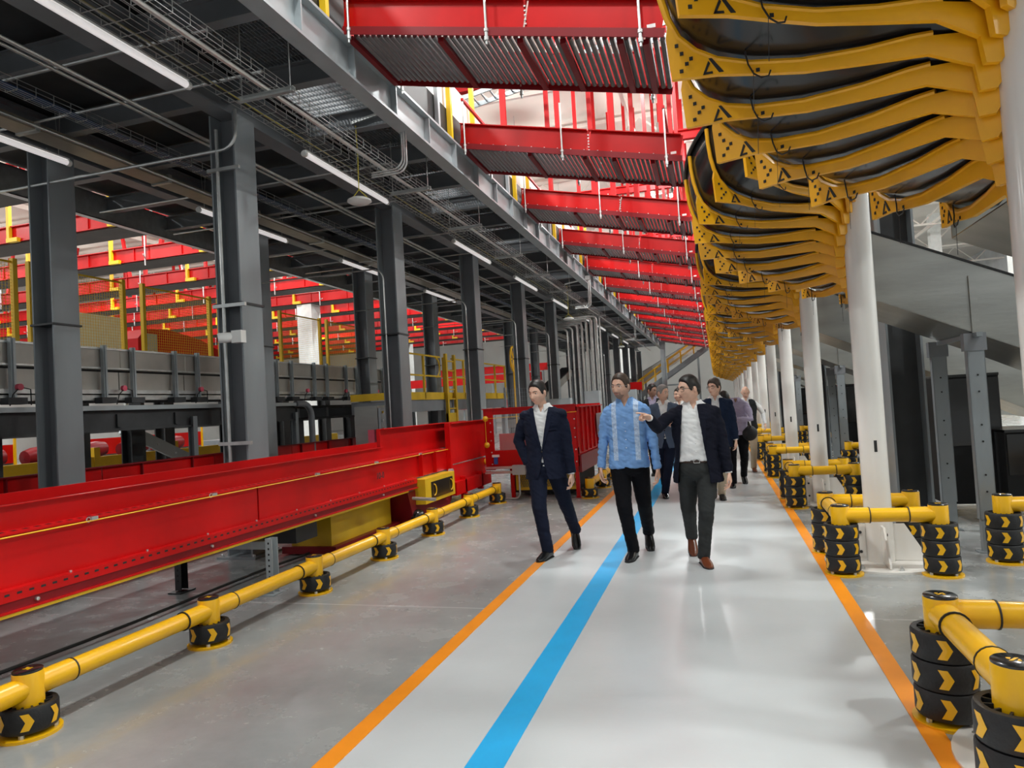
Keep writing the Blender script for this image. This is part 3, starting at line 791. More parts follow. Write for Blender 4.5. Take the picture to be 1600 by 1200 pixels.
MB().tube([(-8.86, 13.3, 1.9)] + arc((-8.86, 13.6, 1.6), .3, PI / 2, 0, 6, (0, 1, 0), (0, 0, 1)) + [(-8.86, 13.9, .6)], .07, 10).build('bent_end_pipe', 'beam_grey', t, True, True)
m = MB()
for k in range(16): m.box(-10.2, -8.9, .2 + k * 1.2, .3 + k * 1.2, 1.6, 1.8)
m.build('cross_beam', 'dark_steel', t, world=True)
m = MB()
for k in range(6): MB().ibeam((-10.25, 5 + 2.6 * k, 0), (-10.25, 5 + 2.6 * k, 1.55), .24, .24, .02, up=(1, 0, 0)).build('leg', 'dark_steel', t, world=True)

# control cabinet with buttons
t = root('control_cabinet', 'grey control cabinet with a face of buttons beside the raised red guard', 'cabinet', (-5.9, 11.4, 0))
MB().box(-6.2, -5.75, 11.1, 11.6, 0, 1.72).build('cabinet_body', 'stainless', t, world=True)
pn = MB().box(-5.745, -5.70, 11.12, 11.55, .95, 1.68).build('button_panel', 'light_grey', t, world=True)
for i in range(12):
    MB().lathe([(.022, 0), (.022, .015), (0, .02)], (-5.70, 11.2 + .13 * (i % 3), 1.6 - .15 * (i // 3)), 8, (1, 0, 0)).build('push_button', ['yellow', 'black', 'red', 'white'][i % 4], pn, True, True)
MB().box(-5.90, -5.78, 11.0, 11.06, .8, 1.3).build('pink_label', 'pink', t, world=True)

# yellow mesh fence over the sorter
def fence_panel():
    t = root('mesh_fence_panel', '', 'fence panel', (0, 0, 0), 'yellow mesh fence panels above the sorter')
    for y in (0, 1.75): MB().box(-.035, .035, y, y + .07, 0, 1.42).build('fence_post', 'screen_yellow', t)
    m = MB()
    for i in range(34): m.box(-.002, .002, .1 + i * .05, .104 + i * .05, .1, 1.36)
    for i in range(26): m.box(-.002, .002, .08, 1.75, .1 + i * .05, .104 + i * .05)
    m.build('wire_mesh', 'screen_yellow', t)
    MB().box(-.01, .01, .07, 1.75, 1.35, 1.38).box(-.01, .01, .07, 1.75, .08, .11).build('mesh_frame', 'screen_yellow', t)
    return t
fp = fence_panel(); fpt = subtree(fp)
for i, y in enumerate((6.1, 8.1, 10.3, 12.35, 14.5, 16.6)):
    o = fp if i == 0 else dup(fp, (0, 0, 0), '', tree=fpt)
    o.location = (-10.01, y, 2.8); o['label'] = ORD[i] + ' yellow wire mesh fence panel from the left, above the grey sorter'
tag(MB().box(-10.9, -10.85, 9.6, 10.75, 3.0, 3.7).box(-10.9, -10.85, 9.6, 9.66, 0, 3.0).box(-10.9, -10.85, 10.69, 10.75, 0, 3.0).build('guard_plate', 'sheet_white'), 'pale sheet metal guard plate behind the yellow mesh fence', 'plate')
t = root('motor_hood', 'large dark red rounded motor hood behind the yellow mesh fence', 'hood', (-11.5, 12, 0))
MB().prism([(11.4, 2.9), (14.6, 2.9), (14.2, 3.15), (13.2, 3.5), (12.2, 3.65), (11.6, 3.6), (11.4, 3.4)], lambda u, v, s_: (s_, u, v), -11.9, -11.2).build('hood_shell', 'red', t, world=True)
MB().box(-11.2, -11.1, 11.5, 11.8, 3.0, 3.5).build('hood_box', 'light_grey', t, world=True)
for y in (11.6, 14.3): MB().box(-11.7, -11.4, y, y + .1, 0, 2.92).build('hood_stand', 'dark_steel', t, world=True)

# far hall: horizontal red conveyors
def far_conv():
    t = root('overhead_conveyor', '', 'conveyor', (0, 0, 0), 'red overhead conveyors of the left hall')
    m = MB().box(-42, -11, 0, .03, 0, .46).box(-42, -11, -.08, .03, .44, .47).box(-42, -11, -.05, .03, 0, .025)
    for k in range(16): m.box(-40 + k * 1.95, -39.97 + k * 1.95, -.04, 0, .03, .45)
    m.build('side_beam', 'red', t)
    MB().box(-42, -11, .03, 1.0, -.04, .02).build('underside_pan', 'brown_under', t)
    for k in range(8):
        x = -38 + k * 3.7
        MB().box(x, x + .1, -.12, -.02, -.02, 1.1).box(x, x + .42, -.14, -.02, -.02, .1).build('yellow_hanger_bracket', 'screen_yellow', t)
    for k in range(8):
        x = -36.5 + k * 3.7
        MB().tube([(x, -.1, -.2), (x, -.1, .8)], .025, 6).tube([(x, -.1, .05), (x + .5, -.7, .0)], .02, 6).build('hanger_rod', 'galv', t)
    for k in range(7):
        x = -38.5 + k * 4.1; dx = (0, .9, 0, -.8)[k % 4]
        MB().bar((x, .6, .5), (x + dx, .6, 4.6), .12, .12).build('roof_hanger', 'red_post', t)
    return t
fc = far_conv(); fct = subtree(fc)
for i in range(13):
    o = fc if i == 0 else dup(fc, (0, 0, 0), '', tree=fct)
    o.location = (0, 11.74 + 3.56 * i, 7.2); o['label'] = (ORD[i] if i < 12 else 'farthest') + ' horizontal red conveyor beam from the camera in the hall beyond the sorter'
tx = text_mesh('0320-2', .34, 'stencil_number', 'black_matte', None, Matrix.Translation((-16.2, 18.83, 7.34)) @ Matrix.Rotation(PI / 2, 4, 'X'), (0, 0, 0)) if True else None
if tx: tx.parent = [o for o in COL.objects if o.name.startswith('overhead_conveyor') and abs(o.location.y - 18.86) < .1][0]; tx.matrix_parent_inverse = Matrix.Translation(-tx.parent.location)
# building columns of the hall
for i, (x, y) in enumerate(((-19, 30), (-24, 52), (-7.5, 62))):
    tag(MB().box(x - .4, x + .4, y - .4, y + .4, 0, 12.3).build('building_column', 'sheet_white'), ['white square building column in the left hall', 'farther white building column in the left hall', 'white building column near the far wall'][i], 'column')
# low items under the sorter level
t = root('floor_guard_rail', 'yellow steel guard beam low behind the sorter posts', 'guard rail', (-13, 10, 0))
MB().box(-13.1, -13, 4, 22, .75, 1.0).build('rail', 'machine_yellow', t, world=True)
m = MB()
for k in range(8): m.box(-13.12, -12.98, 5 + k * 2.3, 5.15 + k * 2.3, 0, 1.2)
m.build('rail_post', 'machine_yellow', t, world=True)
t = root('drum_rack', 'dark steel rack carrying the red drums', 'rack', (-14.3, 11, 0))
MB().box(-14.7, -13.9, 7.4, 16.2, .84, .9).build('rack_shelf', 'dark_steel', t, world=True)
for y in (7.6, 10.4, 13.2, 16): MB().box(-14.65, -13.95, y, y + .08, 0, .84).build('rack_leg', 'dark_steel', t, world=True)
for i in range(7):
    o = MB().lathe([(0, -.4), (.16, -.38), (.2, -.2), (.2, .2), (.16, .38), (0, .4)], (-14.3, 8 + i * 1.25, 1.10), 14, (0, 1, .1)).build('red_drum', 'dark_red', None, True)
    tag(o, ORD[i] + ' round dark red drum from the left, low behind the sorter posts', 'drum', 'red drums behind the sorter')
t = root('inclined_stringer', 'pale inclined steel beam behind the sorter posts', 'beam', (-11.5, 12, 0))
MB().bar((-11.5, 11.2, 1.6), (-11.5, 14.6, .1), .06, .26).build('beam_plate', 'light_grey', t, world=True)
m = MB()
for k in range(6): m.lathe([(.02, 0), (.02, .02), (0, .02)], (-11.47, 11.6 + k * .5, 1.42 - k * .22), 6, (1, 0, 0))
m.build('bolt', 'galv', t, world=True)

# yellow railed service platform past the sorter
t = root('service_platform', 'service platform with yellow railings between the second and third grey columns', 'platform', (-6.8, 17, 0))
pz_ = 1.88
MB().box(-8.0, -6.8, 14.2, 22.5, pz_ - .3, pz_ - .02).build('platform_deck', 'beam_grey', t, world=True)
MB().box(-6.8, -6.77, 14.2, 22.5, pz_ - .02, pz_ + .16).box(-8.0, -6.8, 14.17, 14.2, pz_, pz_ + .16).build('toe_board', 'machine_yellow', t, world=True)
m = MB()
for y in (14.2, 15.6, 16.9, 18.4, 19.9, 21.3, 22.4): m.box(-6.82, -6.77, y, y + .05, pz_, pz_ + 1.08)
for z in (.55, 1.05): m.box(-6.81, -6.78, 14.2, 16.7, pz_ + z, pz_ + z + .04).box(-6.81, -6.78, 17.5, 22.4, pz_ + z, pz_ + z + .04)
m.tube(arc((-6.79, 16.4, pz_ + .8), .25, -PI / 2, PI / 2, 8, (0, 1, 0), (0, 0, 1)), .022, 8)
m.build('railing', 'machine_yellow', t, world=True)
m = MB().box(-6.75, -6.68, 16.85, 16.95, .8, 3.05).box(-6.75, -6.68, 17.45, 17.55, .8, 3.05).box(-6.76, -6.7, 16.85, 17.55, .6, 1.5)
for k in range(6): m.box(-6.74, -6.70, 16.9, 17.5, 1.6 + k * .25, 1.63 + k * .25)
m.build('ladder', 'machine_yellow', t, world=True)
m = MB()
for y in (14.3, 17, 19.8, 22.3): m.box(-6.95, -6.83, y, y + .12, 0, pz_ - .3)
m.build('platform_leg', 'grey_steel', t, world=True)
t = root('cable_reel', 'round yellow cable reel above the service platform', 'reel', (-6.2, 21, 2.9))
MB().tube(arc((-6.2, 21.5, 3.1), .4, 0, 2 * PI, 20, (0, .8, 0), (0, 0, 1))[:-1], .035, 8, True).build('reel_rim', 'yellow', t, True, True)
m = MB()
for a in range(6): m.tube([(-6.2, 21.5, 3.1), (-6.2, 21.5 + .32 * math.cos(a * PI / 3), 3.1 + .4 * math.sin(a * PI / 3))], .02, 6)
m.tube([(-6.2, 21.5, 0), (-6.2, 21.5, 3.1)], .03, 6); m.build('reel_spoke', 'yellow', t, True, True)
t = root('inclined_conveyor', 'grey inclined belt conveyor behind the railed service platform', 'conveyor', (-5.6, 24, 0))
MB().bar((-6.6, 22.5, 1.0), (-5.9, 28.5, 2.9), .5, .28).build('side_frame', 'alu', t, world=True)
MB().bar((-6.6, 22.5, 1.17), (-5.9, 28.5, 3.07), .46, .04).build('belt', 'rubber', t, world=True)
MB().box(-6.5, -6.4, 23.4, 23.5, 0, 1.1).box(-6.2, -6.1, 26.6, 26.7, 0, 2.1).build('leg', 'light_grey', t, world=True)
t = root('wire_fence', 'pale wire mesh fence panel beside the red machine', 'fence', (-5.0, 16.5, 0))
m = MB()
for i in range(16): m.box(-5.0 + .06 * i, -4.996 + .06 * i, 16.5, 16.504, .3, 2.0)
for i in range(18): m.box(-5.0, -4.05, 16.5, 16.504, .3 + .1 * i, .304 + .1 * i)
m.build('wire_mesh', 'light_grey', t, world=True)
MB().box(-5.05, -5.0, 16.48, 16.53, 0, 2.05).box(-4.05, -4.0, 16.48, 16.53, 0, 2.05).build('fence_post', 'light_grey', t, world=True)

# signal beacon
t = root('signal_beacon', 'signal beacon with orange lens on a thin white pole behind the walking group', 'beacon', (-3.2, 25, 0))
MB().tube([(-3.2, 25, 0), (-3.2, 25, 2.15)], .035, 8).build('pole', 'white', t, True, True)
MB().lathe([(.07, 2.15), (.07, 2.25), (.06, 2.26)], (-3.2, 25, 0), 12).build('beacon_base', 'white', t, True, True)
MB().lathe([(.065, 2.26), (.07, 2.3), (.05, 2.38), (0, 2.4)], (-3.2, 25, 0), 12).build('orange_lens', 'orange_line', t, True, True)
t = root('sign_frame', 'small red panel on thin grey posts behind the signal beacon', 'sign', (-3.6, 31, 0))
MB().box(-4.1, -3.1, 31, 31.06, 2.0, 2.35).build('red_panel', 'red', t, world=True)
for x in (-4.05, -3.2): MB().box(x, x + .05, 31.06, 31.1, 0, 2.4).build('post', 'grey_steel', t, world=True)
for i, (x, y, z, l) in enumerate(((-19, 40.6, 3.1, 9), (-20, 46.6, 4.0, 9), (-17, 44.8, 1.6, 7))):
    t = root('red_conveyor', ['lower', 'upper', 'lowest'][i] + ' long red conveyor on grey stands far behind the bundle of conduits', 'conveyor', (x, y, 0))
    MB().box(x, x + l, y, y + .2, z, z + .5).build('side_panel', 'red', t, world=True)
    for q_ in range(4): MB().box(x + .3 + q_ * (l - .7) / 3, x + .4 + q_ * (l - .7) / 3, y + .05, y + .15, 0, z).build('stand_leg', 'grey_steel', t, world=True)

# far staircase and inclined conveyor
t = root('staircase', 'far grey staircase with yellow handrails climbing to the right', 'staircase', (-6, 51, 0))
A_, B_ = V((-7.9, 51, .17)), V((-.4, 51, 5.0))
MB().bar(A_, B_, .08, .34).build('stringer', 'grey_steel', t, world=True)
MB().bar(A_ + V((0, 1, 0)), B_ + V((0, 1, 0)), .08, .34).build('stringer', 'grey_steel', t, world=True)
m = MB()
for k in range(22):
    p = A_.lerp(B_, k / 21); m.box(p.x - .14, p.x + .14, 51, 52, p.z, p.z + .03)
m.build('tread', 'grey_steel', t, world=True)
m = MB(); u_ = V((0, 0, 1))
for yy in (0, 1):
    o_ = V((0, yy, 0)); m.tube([A_ + o_ + u_ * 1.15, B_ + o_ + u_ * 1.15], .04, 6).tube([A_ + o_ + u_ * .7, B_ + o_ + u_ * .7], .03, 6)
    for k in range(9):
        p = A_.lerp(B_, k / 8) + o_; m.tube([p, p + u_ * 1.15], .035, 6)
m.build('handrail', 'yellow', t, world=True)
MB().box(-4.2, -2.4, 50.9, 52.1, 2.45, 2.55).build('landing', 'grey_steel', t, world=True)
t = root('inclined_conveyor', 'far grey inclined conveyor above the staircase', 'conveyor', (-3, 54, 0))
MB().bar((-6.5, 54, 2.6), (1.5, 54, 6.9), .12, .8).build('side_frame', 'alu', t, world=True)
MB().bar((-6.5, 54, 3.05), (1.5, 54, 7.35), .2, .06).build('rim', 'grey_steel', t, world=True)
for x_, h_ in ((-5.2, 3.1), (-1.2, 5.2)): MB().box(x_, x_ + .15, 54.08, 54.2, 0, h_).build('support_leg', 'grey_steel', t, world=True)
tag(MB().ibeam((-3.4, 50, 0), (-3.4, 50, 6.2), .35, .35, .03, up=(1, 0, 0)).build('steel_column', 'light_grey'), 'single grey column at the far end in front of the staircase', 'column')
tag(MB().ibeam((-8, 52.5, 6.3), (2, 52.5, 6.0), .4, .5, .05).build('end_beam', 'light_grey'), 'pale horizontal beam closing the row of hanging conveyors at the far end', 'beam')

# ---------------------------------------------------------------- spiral chutes
CX, CY = 1.30, 3.25
RTOP = [(1.445, .62), (1.44, .5), (1.425, .38), (1.40, .28), (1.36, .19), (1.29, .115), (1.2, .06), (1.06, .015), (.85, -.015), (.6, -.015), (.42, .0), (.34, -.0), (.2, -.03)]
def rib_meshes():
    poly = [(1.415, .2), (1.40, .0), (1.2, -.012), (1.0, -.045), (.84, -.068), (.6, -.078), (.36, -.085), (.2, -.16), (.185, -.27), (.125, -.27), (.105, -.24), (.105, -.03)] + [(r, z - .01) for r, z in reversed(RTOP[3:-1])]
    m = MB().prism(poly, lambda u, v, s_: (u, s_, v), -.013, .013)
    # folded lower flange
    low = [(1.2, -.03), (1.0, -.06), (.84, -.09), (.6, -.115), (.36, -.12), (.2, -.19)]
    roll = MB().tube([(r, 0, z) for r, z in RTOP[:-1]], .017, 8)
    mk = MB()
    for sy in (-.0145, .0145):
        def Q(pts): mk.prism(pts, lambda u, v, s_: (u, s_, v), sy - .002, sy + .002)
        bx_, bz = 1.225, -.005
        Q([(bx_ - .004, bz + .070), (bx_ + .010, bz + .070), (bx_ - .032, bz + .0), (bx_ - .052, bz + .0)])
        Q([(bx_ + .012, bz + .060), (bx_ + .004, bz + .048), (bx_ + .028, bz + .0), (bx_ + .038, bz + .0)])
        Q([(bx_ + .036, bz + .0), (bx_ - .006, bz + .0), (bx_ - .004, bz + .010), (bx_ + .032, bz + .010)])
        for r, z in ((1.355, .03), (1.03, -.025), (1.35, .11), (1.31, .08), (1.37, .15), (1.33, .06)):
            mk.box(r - .008, r + .008, sy - .002, sy + .002, z - .008, z + .008)
    hook = MB().tube([(1.08, .03, .06), (1.07, .03, .0), (1.05, .04, -.05), (1.02, .045, -.075), (.99, .04, -.07), (.98, .035, -.045)], .004, 5).tube([(1.05, .03, -.03), (1.06, .03, -.22)], .0015, 4)
    return m, roll, mk, hook
def spiral(detail):
    t = root('spiral_chute', '', 'chute', (0, 0, 0), 'yellow ribbed spiral chutes on white poles')
    p = MB().lathe([(.112, 0), (.112, 5.5), (.08, 5.5)], n=32).build('pole', 'white_paint', t, True)
    MB().box(-.012, .012, -.1135, -.111, .98, 1.08).build('pole_slot', 'black_matte', p)
    b = MB().lathe([(.46, 0), (.46, .018), (.11, .018)], n=40).build('base_plate', 'white_paint', t, True)
    m = MB()
    for k in range(8):
        a = k * PI / 4 + .2; m.lathe([(.022, .018), (.022, .036), (.012, .036), (.012, .055), (0, .055)], (.38 * math.cos(a), .38 * math.sin(a), 0), 6)
    m.build('anchor_bolt', 'galv', b)
    for k in range(4):
        a = k * PI / 2 + PI / 4 * 0; ca, sa = math.cos(a), math.sin(a)
        g = MB().prism([(.11, .02), (.36, .02), (.36, .06), (.2, .34), (.11, .34)], lambda u, v, s_: (u * ca - s_ * sa, u * sa + s_ * ca, v), -.008, .008)
        g.prism([(.12, .06), (.2, .06), (.2, .32), (.12, .32)], lambda u, v, s_: (u * ca - s_ * sa, u * sa + s_ * ca, v), .008, .02)
        gg = g.build('gusset', 'white_paint', t)
        mm = MB()
        for z in (.1, .27): mm.lathe([(.014, 0), (.014, .012), (0, .014)], (.16 * ca - .02 * sa, .16 * sa + .02 * ca, z), 6, (-sa, ca, 0))
        mm.build('gusset_bolt', 'black', gg)
    zf = lambda th: 3.09 + (th - 3.42) / .27 * .09
    # trough
    a0, a1 = 1.40, 8.75; n = 90
    prof = [(.13, -.0), (.3, .01), (.42, .022), (.6, .006), (.85, .006), (1.05, .035), (1.19, .08), (1.28, .135), (1.345, .205), (1.385, .29), (1.41, .39), (1.425, .5), (1.43, .64)]
    vs = []; fs = []
    for i in range(n + 1):
        th = a0 + (a1 - a0) * i / n
        for r, z in prof: vs.append((r * math.cos(th), r * math.sin(th), zf(th) + z + .012))
    q = len(prof)
    for i in range(n):
        for j in range(q - 1): fs.append((i * q + j, i * q + j + 1, (i + 1) * q + j + 1, (i + 1) * q + j))
    tr_ = MB().add(vs, fs).build('trough', 'black', t, True)
    so = tr_.modifiers.new('thickness', 'SOLIDIFY'); so.thickness = .012; so.offset = 1
    MB().tube([(1.44 * math.cos(a0 + (a1 - a0) * i / n), 1.44 * math.sin(a0 + (a1 - a0) * i / n), zf(a0 + (a1 - a0) * i / n) + .66) for i in range(n + 1)], .018, 6).build('trough_rim', 'rubber', t, True)
    rm, rl, mk, hk = rib_meshes(); proto = None
    for k in range(7, -20, -1):
        th = 3.42 - .27 * k
        if proto is None:
            if detail:
                o = rm.build('rib', 'chute_yellow', t); l = [rl.build('rolled_edge', 'chute_yellow', o, True), mk.build('cut_mark', 'black_matte', o), hk.build('cable_hook', 'cable', o)]
                proto = (o, l)
            else:
                rm.add(rl.v, rl.f); o = rm.build('rib', 'chute_yellow', t); proto = (o, [mk.build('cut_mark', 'black_matte', o)])
        else:
            o = proto[0].copy(); COL.objects.link(o)
            for c in proto[1]:
                c2 = c.copy(); COL.objects.link(c2); c2.parent = o
        o.location = (0, 0, zf(th)); o.rotation_euler = (0, 0, th)
    return t
s1 = spiral(True); s1t = subtree(s1); s2 = None
N_SP = 14
for i in range(N_SP):
    if i == 0: o = s1
    elif i < 4: o = dup(s1, (0, 0, 0), '', tree=s1t)
    elif s2 is None: s2 = spiral(False); s2t = subtree(s2); o = s2
    else: o = dup(s2, (0, 0, 0), '', tree=s2t)
    o.location = (CX, CY + SP * i, 0)
    o['label'] = (ORD[i] if i < 13 else 'farthest') + ' spiral chute from the camera, yellow ribs around a white pole'

# exit slides
def slide():
    t = root('exit_slide', '', 'chute', (0, 0, 0), 'stainless exit slides leading right from the spirals')
    low = [(.1, 2.40), (1.3, 1.83), (2.9, 1.0), (4.4, .82)]
    for y in (.38, 1.42):
        w_ = MB().prism(low + [(x, z + .64) for x, z in reversed(low)], lambda u, v, s_: (u, s_, v), y - .006, y + .006).build('side_wall', 'stainless', t)
        m = MB()
        for a, b in zip(low, low[1:]): m.bar((a[0], y, a[1] + .64), (b[0], y, b[1] + .64), .03, .02)
        m.build('rim_strip', 'black_matte', w_)
    m = MB()
    for a, b in zip(low, low[1:]): m.bar((a[0], .9, a[1]), (b[0], .9, b[1]), 1.04, .012)
    m.build('slide_floor', 'stainless', t)
    MB().bar((.98, .28, 1.96), (.98, 1.52, 1.96), .05, .04).build('cross_bracket', 'grey_steel', t)
    MB().box(.95, 1.01, .355, .372, 1.98, 2.5).build('vertical_stiffener', 'stainless', t)
    for y in (.42, 1.50):
        g = MB().box(.90, 1.04, y - .04, y - .034, .3, 1.94).box(.90, .906, y - .04, y + .03, .3, 1.94).box(1.034, 1.04, y - .04, y + .03, .3, 1.94).build('leg', 'grey_steel', t)
        MB().box(.87, 1.07, y - .06, y + .06, 0, .012).box(.91, 1.03, y - .033, y + .025, .0, .45).build('adjustable_foot', 'grey_steel', g)
        MB().box(.88, 1.06, y - .048, y + .04, 1.82, 1.98).build('top_bracket', 'beam_grey', g)
        m = MB()
        for z in (.55, .7, 1.0, 1.15, 1.45, 1.6): m.lathe([(.009, 0), (.009, .002), (0, .002)], (.97, y - .045, z), 8, (0, -1, 0))
        m.build('hole', 'black_matte', g)
    return t
sl_ = slide(); slt = subtree(sl_)
for i in range(N_SP):
    o = sl_ if i == 0 else dup(sl_, (0, 0, 0), '', tree=slt)
    o.location = (CX, CY + SP * i, 0); o['label'] = 'stainless exit slide sloping right from the ' + (ORD[i] if i < 13 else 'farthest') + ' spiral chute'
# heavy columns of the right side
for i in range(6):
    y = 8.9 + 2 * SP * i
    t = root('steel_column', ORD[i] + ' heavy dark grey column from the camera on the right, behind the exit slides', 'column', (2.06, y, 0), 'heavy columns on the right')
    for s_ in (-1, 1): MB().box(s_ * .17 - .012, s_ * .17 + .012, -.2, .2, 0, 6).build('flange', 'grey_steel', t)
    MB().box(-.16, .16, -.01, .01, 0, 6).build('web', 'dark_steel', t)
    MB().box(-.28, .28, -.28, .28, 0, .025).build('base_plate', 'grey_steel', t)

# black wheeled carts
def cart(w_, d, h):
    t = root('wheeled_cart', '', 'cart', (0, 0, 0), 'black wheeled carts under the slides')
    MB().box(-w_ / 2, w_ / 2, -d / 2, d / 2, .14, h).build('cart_body', 'black_matte', t)
    MB().box(-w_ / 2 + .02, w_ / 2 - .02, -d / 2 - .012, -d / 2, h * .5, h - .04).build('front_flap', 'black', t)
    MB().box(-w_ / 2, w_ / 2, -d / 2 - .02, d / 2, h - .02, h + .01).build('top_rim', 'black', t)
    for x in (-.85, .85):
        for y in (-.8, .8):
            c_ = MB().lathe([(.055, -.018), (.055, .018)], (x * w_ / 2, y * d / 2, .056), 14, (1, 0, 0)).build('castor', 'rubber', t, True)
            MB().box(x * w_ / 2 - .025, x * w_ / 2 + .025, y * d / 2 - .02, y * d / 2 + .02, .06, .14).build('castor_fork', 'galv', c_)
    return t
ca_ = cart(.62, .8, 1.62); cat_ = subtree(ca_); cb = cart(.5, .7, .98); cbt = subtree(cb); cb['group'] = 'short black carts'
for i in range(7):
    o = ca_ if i == 0 else dup(ca_, (0, 0, 0), '', tree=cat_)
    o.location = (2.78, 9.55 + SP * i, 0); o['label'] = ORD[i] + ' tall black wheeled cart from the camera, under the exit slides'
    o = cb if i == 0 else dup(cb, (0, 0, 0), '', tree=cbt)
    o.location = (3.25, 9.2 + SP * i, 0); o['label'] = ORD[i] + ' short black wheeled cart from the camera, right of the tall one'

# ---------------------------------------------------------------- flexible yellow barriers
def ring_mesh(m, x, y, z0, h):
    # rubber ring with spokes and chevrons (material 0 rubber, 1 yellow)
    m.cm = 0
    m.lathe([(.105, z0), (.128, z0), (.134, z0 + .012), (.134, z0 + h - .012), (.128, z0 + h), (.105, z0 + h), (.105, z0 + h - .03), (.06, z0 + h - .03)], (x, y, 0), 28)
    for k in range(12):
        a = k * PI / 6; m.bar((x + .06 * math.cos(a), y + .06 * math.sin(a), z0 + h - .014), (x + .12 * math.cos(a), y + .12 * math.sin(a), z0 + h - .014), .008, .026)
    m.cm = 1
    R_ = .1355; hw = .23; zc = z0 + h / 2; hh = h * .34
    for k in range(6):
        a = k * 2 * PI / 6 + .3
        P = lambda da, dz: (x + R_ * math.cos(a + da), y + R_ * math.sin(a + da), zc + dz)
        for s_ in (-1, 1):
            for u in range(4):
                u0, u1 = u / 4, (u + 1) / 4            # strips from the notch line to the outer edge, following the curve
                A = lambda w_, s2: P(-.23 + .17 * w_ + s2 * (.28 + .01 * w_), s_ * hh * (1 - w_))
                for s0, s1 in ((0, .5), (.5, 1)):
                    f = [A(u0, s0), A(u0, s1), A(u1, s1), A(u1, s0)]
                    m.add(f if s_ < 0 else f[::-1], [(0, 1, 2, 3)])
    m.cm = 0
def post_parts(t, x, y, rings, ztop, zr0=.035):
    fl = MB().lathe([(.15, 0), (.15, .015), (.06, .02), (.06, .03)], (x, y, 0), 28).build('post_flange', 'yellow', t, True)
    m = MB()
    for k in range(4):
        a = k * PI / 2 + .6; m.lathe([(.014, .015), (.014, .034), (0, .036)], (x + .118 * math.cos(a), y + .118 * math.sin(a), 0), 6)
    m.build('anchor_bolt', 'galv', fl)
    h = .125
    for k in range(rings):
        m = MB(); ring_mesh(m, x + .004 * math.sin(k * 5 + x), y, zr0 + k * (h + .006), h); m.build('rubber_ring', ['rubber', 'yellow'], t, True)
    z0 = zr0 + rings * (h + .006) - .03
    p = MB().lathe([(.073, z0), (.073, ztop), (.07, ztop + .006)], (x, y, 0), 24).build('post', 'yellow', t, True)
    c_ = MB().lathe([(.071, ztop + .004), (.071, ztop + .012), (.066, ztop + .016), (0, ztop + .016)], (x, y, 0), 24).build('post_cap', 'black', p, True)
    # small emblem on the cap
    m = MB(); z = ztop + .0165
    m.prism([(-.02, -.016), (-.008, -.016), (.02, .016), (.008, .016)], lambda u, v, s_: (x + u, y + v, s_), z, z + .001)
    m.prism([(.006, -.016), (.02, -.016), (.02, .004), (.013, .0)], lambda u, v, s_: (x + u, y + v, s_), z, z + .001)
    m.prism([(-.02, .004), (-.012, -.002), (-.004, .016), (-.02, .016)], lambda u, v, s_: (x + u, y + v, s_), z, z + .001)
    m.build('cap_emblem', 'yellow', c_)
def rail(t, p, q, r=.058, slv=.22):
    p, q = V(p), V(q); d = (q - p).normalized(); L_ = (q - p).length
    o = MB().tube([p, q], r, 20).build('rail', 'yellow', t, True)
    for a, b in ((p, slv), (q, -slv)):
        s2_ = MB().tube([a, a + d * b], r + .006, 20).build('rail_sleeve', 'yellow', t, True)
        MB().tube([a + d * (b - .004), a + d * (b + .004)], r + .009, 20).build('joint_ring', 'rubber', s2_, True)
t = root('safety_barrier', 'long low yellow barrier on single black rings along the left conveyor', 'barrier', (0, 0, 0), 'flexible yellow barriers')
ys = [1.45 + 1.35 * k for k in range(8)]
for y in ys: post_parts(t, -3.55, y, 1, .315)
for a, b in zip(ys, ys[1:]): rail(t, (-3.55, a, .235), (-3.55, b, .235), .055, .25)
rail(t, (-3.55, .1, .235), (-3.55, 1.45, .235), .055, .25)
t = root('safety_barrier', 'short low yellow barrier beside the orange line, right of the red machine', 'barrier', (0, 0, 0), 'flexible yellow barriers')
for y in (11.3, 12.65, 14.0): post_parts(t, -2.08, y, 1, .315)
rail(t, (-2.08, 11.3, .235), (-2.08, 12.65, .235), .055, .25); rail(t, (-2.08, 12.65, .235), (-2.08, 14.0, .235), .055, .25)
def pole_barrier():
    t = root('safety_barrier', '', 'barrier', (0, 0, 0), 'square yellow barriers around the white poles')
    xs, yy = (-.37, .36), (-.43, .40)
    for x in xs:
        for y in yy: post_parts(t, x, y, 3, .56)
    z = .487
    rail(t, (xs[0], yy[0], z), (xs[1], yy[0], z)); rail(t, (xs[0], yy[1], z), (xs[1], yy[1], z))
    rail(t, (xs[0], yy[0], z), (xs[0], yy[1], z), slv=.2)
    return t
pb = pole_barrier(); pbt = subtree(pb)
for i in range(N_SP):
    o = pb if i == 0 else dup(pb, (0, 0, 0), '', tree=pbt)
    o.location = (CX, CY + SP * i, 0); o['label'] = 'yellow barrier on triple black rings around the ' + (ORD[i] if i < 13 else 'farthest') + ' white pole'
def side_barrier():
    t = root('safety_barrier', '', 'barrier', (0, 0, 0), 'yellow barriers running right between the slides')
    for x in (0, 1.6): post_parts(t, x, 0, 3, .56)
    rail(t, (0, 0, .487), (1.6, 0, .487)); rail(t, (1.6, 0, .487), (3.2, 0, .487))
    return t
sb = side_barrier(); sbt = subtree(sb)
for i in range(8):
    o = sb if i == 0 else dup(sb, (0, 0, 0), '', tree=sbt)
    o.location = (2.27, 6.85 + SP * i, 0); o['label'] = ORD[i] + ' yellow barrier from the camera running right between the exit slides'
